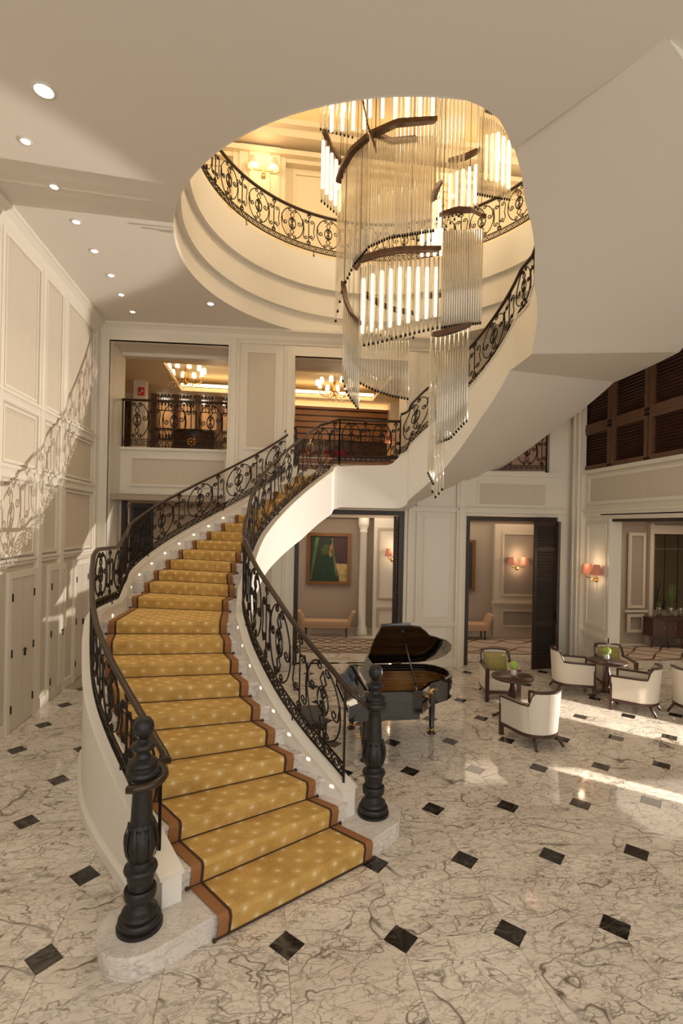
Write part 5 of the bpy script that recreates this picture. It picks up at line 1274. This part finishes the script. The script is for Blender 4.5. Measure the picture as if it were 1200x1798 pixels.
# bar cabinet wall with iron grilles and lit shelves
cx0, cx1 = mx(276), mx(425); cz1 = mzz(340, 690)
t = thing('bar_cabinet', 'brown bar cabinet with lit shelves and iron grilles behind left balcony', 'cabinet', ((cx0 + cx1) / 2, 18.1, 4.88))
mb = MB(MW); mb.box(cx0, -.06, 4.88, cx1, -.01, cz1); part('lit_back', mb, 'shelfglow', t)
nb = 4; w = (cx1 - cx0) / nb
for k in range(nb + 1):
    mb = MB(MW); x = cx0 + k * w; mb.box(x - .09, -.45, 4.88, x + .09, -.05, cz1 + .02); part('upright', mb, 'louvre', t)
mb = MB(MW); mb.box(cx0, -.45, cz1, cx1, -.05, cz1 + .14); part('cornice', mb, 'louvre', t)
for z in (5.6, 6.0, 6.35):
    mb = MB(MW); mb.box(cx0, -.4, z, cx1, -.06, z + .05); part('shelf', mb, 'wood', t)
for k in range(nb):
    mb = MB(MW); x = cx0 + k * w; h0 = cz1 - .75
    for q in range(5): mb.tube([(x + .14 + q * (w - .28) / 4, -.42, h0), (x + .14 + q * (w - .28) / 4, -.42, cz1)], .012, 4)
    for q in range(4): mb.tube([(x + .14 + (q + .5) * (w - .28) / 4 + .11 * math.cos(a), -.42, cz1 - .36 + .2 * math.sin(a)) for a in [2 * PI * i / 14 for i in range(15)]], .012, 4)
    mb.box(x + .08, -.43, h0, x + w - .08, -.41, h0 + .03); part('iron_grille', mb, 'iron', t)
rng = random.Random(9)
for z in (5.65, 6.05):
    for q in range(26):
        x = lerp(cx0 + .15, cx1 - .15, q / 25)
        if min(abs(x - (cx0 + k * w)) for k in range(nb + 1)) < .12: continue
        mb = MB(); h = rng.uniform(.2, .28); mb.lathe([(.001, 0), (.04, 0), (.04, h * .6), (.014, h * .75), (.014, h), (.001, h)], 8, (x, 17.98, z)); o = single('bottle', mb, ['wood', 'teal', 'leaf', 'amber'][rng.randrange(4)], 'small dark bottle on the lit shelves of the bar cabinet', 'bottle', 'bottles on the bar cabinet shelves')
for k in range(4):
    p = uy(290 + 34 * k, 676 + 3 * k, 17.9); mb = MB(); mb.lathe([(.001, 0), (.05, 0), (.05, .012), (.001, .012)], 10, (p.x, 17.95, 7.29)); single('bar_spotlight', mb, 'spotglow', 'tiny round spotlight above the bar cabinet, ' + ['leftmost of the row', 'second from left', 'third from left', 'rightmost of the row'][k], 'light', 'row of spotlights above the bar cabinet')
    light('bar_spot', 'SPOT', (p.x, 17.9, 7.27), 5, (1, .8, .5), .03, (p.x, 18.1, 6), spot_size=R(80), spot_blend=.6)
p0, p1 = uy(305, 742, 15.0), uy(377, 742, 15.0)
t = thing('bar_counter', 'dark curved bar counter with gold rosette behind left balcony railing', 'counter', ((p0.x + p1.x) / 2, 15, 4.88))
n = 12; fr_ = [(lerp(p0.x, p1.x, i / n), 15.0 - .25 * math.sin(PI * i / n)) for i in range(n + 1)]; ztop = uy(340, 757, 14.8).z
mb = MB(); mb.prism(fr_ + [(p1.x, 15.5), (p0.x, 15.5)], 4.88, ztop); part('counter_body', mb, 'wood', t); mb = MB(); mb.prism([(x, y - .04) for x, y in fr_] + [(p1.x + .04, 15.55), (p0.x - .04, 15.55)], ztop, ztop + .05); part('counter_top', mb, 'lacquer', t)
mb = MB(); q = uy(336, 776, 14.72)
for k in range(8): a = 2 * PI * k / 8; mb.ball((q.x + .09 * math.cos(a), 14.73, q.z + .09 * math.sin(a)), .05, 5)
mb.ball((q.x, 14.71, q.z), .06, 5); part('gold_rosette', mb, 'brass', t)
p = uy(248, 687, 16.15)
M['redsign'] = mat('red_sign_paint', (.45, .02, .02), .4, emit=(1, .03, .02), est=.05)
t = thing('wall_sign', 'small red square sign on mezzanine pier left of the bar', 'sign', (p.x, 16.15, p.z)); mb = MB(); mb.box(-.09, 0, -.12, .09, .048, .12); part('sign_board', mb, 'redsign', t, False); mb = MB(); mb.box(-.05, -.006, -.02, .06, 0, .04); mb.box(-.05, -.006, -.07, -.01, 0, .04); part('white_pictogram', mb, 'china', t, False)
# slatted lobby wall behind the landing
lx0, lx1 = uy(517, 740, 17.6).x, uy(681, 740, 17.6).x; lz0, lz1 = uy(600, 775, 17.6).z, uy(600, 722, 17.6).z
t = thing('slatted_wall_panel', 'walnut slatted panel wall with glowing cove above behind the landing', 'panel', ((lx0 + lx1) / 2, 17.6, 4.88))
nS = 5
for k in range(nS):
    a, b_ = lerp(lz0, lz1, k / nS), lerp(lz0, lz1, (k + 1) / nS); mb = MB(); mb.box(lx0 - .3, 17.55, a + .025, lx1, 17.62, b_ - .025); part('slat', mb, 'slat', t)
mb = MB(); mb.box(lx0 - .3, 17.62, 4.88, lx1, 17.7, lz1 + .02); part('backing', mb, 'wood', t); mb = MB(); mb.box(lx0 - .3, 17.5, lz1 + .02, lx1, 17.9, lz1 + .10); part('ledge', mb, 'slat', t)
mb = MB(); mb.box(lx0 - .3, 17.75, lz1 + .11, lx1, 17.85, lz1 + .16); part('cove_light', mb, 'cove', t)
tw = MB(); tw.box(lx1, 17.2, 4.88, lx1 + .35, 18.2, 7.52); tw.box(lx1 + .9, 17.2, 4.88, 4.5, 18.2, 7.52); struct('wall_lobby', tw, 'trim')
def arm(x0, x1, y, lab, m):
    t = thing('lobby_sofa', lab, 'sofa', ((x0 + x1) / 2, y, 4.88)); w = x1 - x0; mb = MB(); mb.box(-w / 2, -.4, .15, w / 2, .4, .42); part('seat', mb, m, t, False); mb = MB(); mb.box(-w / 2, .25, .42, w / 2, .42, .85); part('backrest', mb, m, t, False)
    for sx in (-1, 1): mb = MB(); mb.box(sx * w / 2 - .08, -.4, .1, sx * w / 2 + .08, .42, .62); part('armrest', mb, m, t, False)
    for sx in (-1, 1):
        for sy in (-.35, .35): mb = MB(); mb.box(sx * (w / 2 - .05) - .03, sy - .03, 0, sx * (w / 2 - .05) + .03, sy + .03, .15); part('leg', mb, 'wood', t, False)
M['crimson'] = mat('crimson_velvet', (.14, .008, .02), .8)
arm(.9, 2.6, 16.6, 'dark crimson sofa behind the landing railing in front of slats', 'crimson')
p = uy(686, 722, 17.0); t = thing('table_lamp', 'table lamp with red shade on console at right of the lobby', 'lamp', (p.x, 17.0, 4.88))
mb = MB(); mb.box(-.3, -.2, 0, .3, .2, .75); part('console', mb, 'wood', t, False); mb = MB(); mb.lathe([(.09, .75), (.1, .78), (.03, .82), (.06, .95), (.03, 1.1), (.02, 1.25)], 12); part('lamp_base', mb, 'brass', t, False); mb = MB(); mb.lathe([(.2, 1.22), (.12, 1.5)], 16, cap=False); part('lamp_shade', mb, 'shade', t, False); mb = MB(); mb.ball((0, 0, 1.32), .07, 6); part('bulb', mb, 'bulb', t, False)
for q, (x, y) in enumerate(((545, 775), (562, 780))):
    p = uy(x, y, 15.2); mb = MB(); mb.lathe([(.001, 0), (.07, 0), (.13, .1), (.14, .2), (.09, .32), (.03, .38), (.03, .45), (.001, .45)], 14, (p.x, 15.2, 5.35)); single('glass_urn', mb, 'pane', ['round clear glass urn left on the lobby console by the landing', 'round clear glass urn right on the lobby console by the landing'][q], 'vase')
mb = MB(); mb.box(.5, 15.0, 4.88, 1.7, 15.5, 5.35); single('console_table', mb, 'slat', 'low walnut console behind the landing railing under glass urns', 'table')
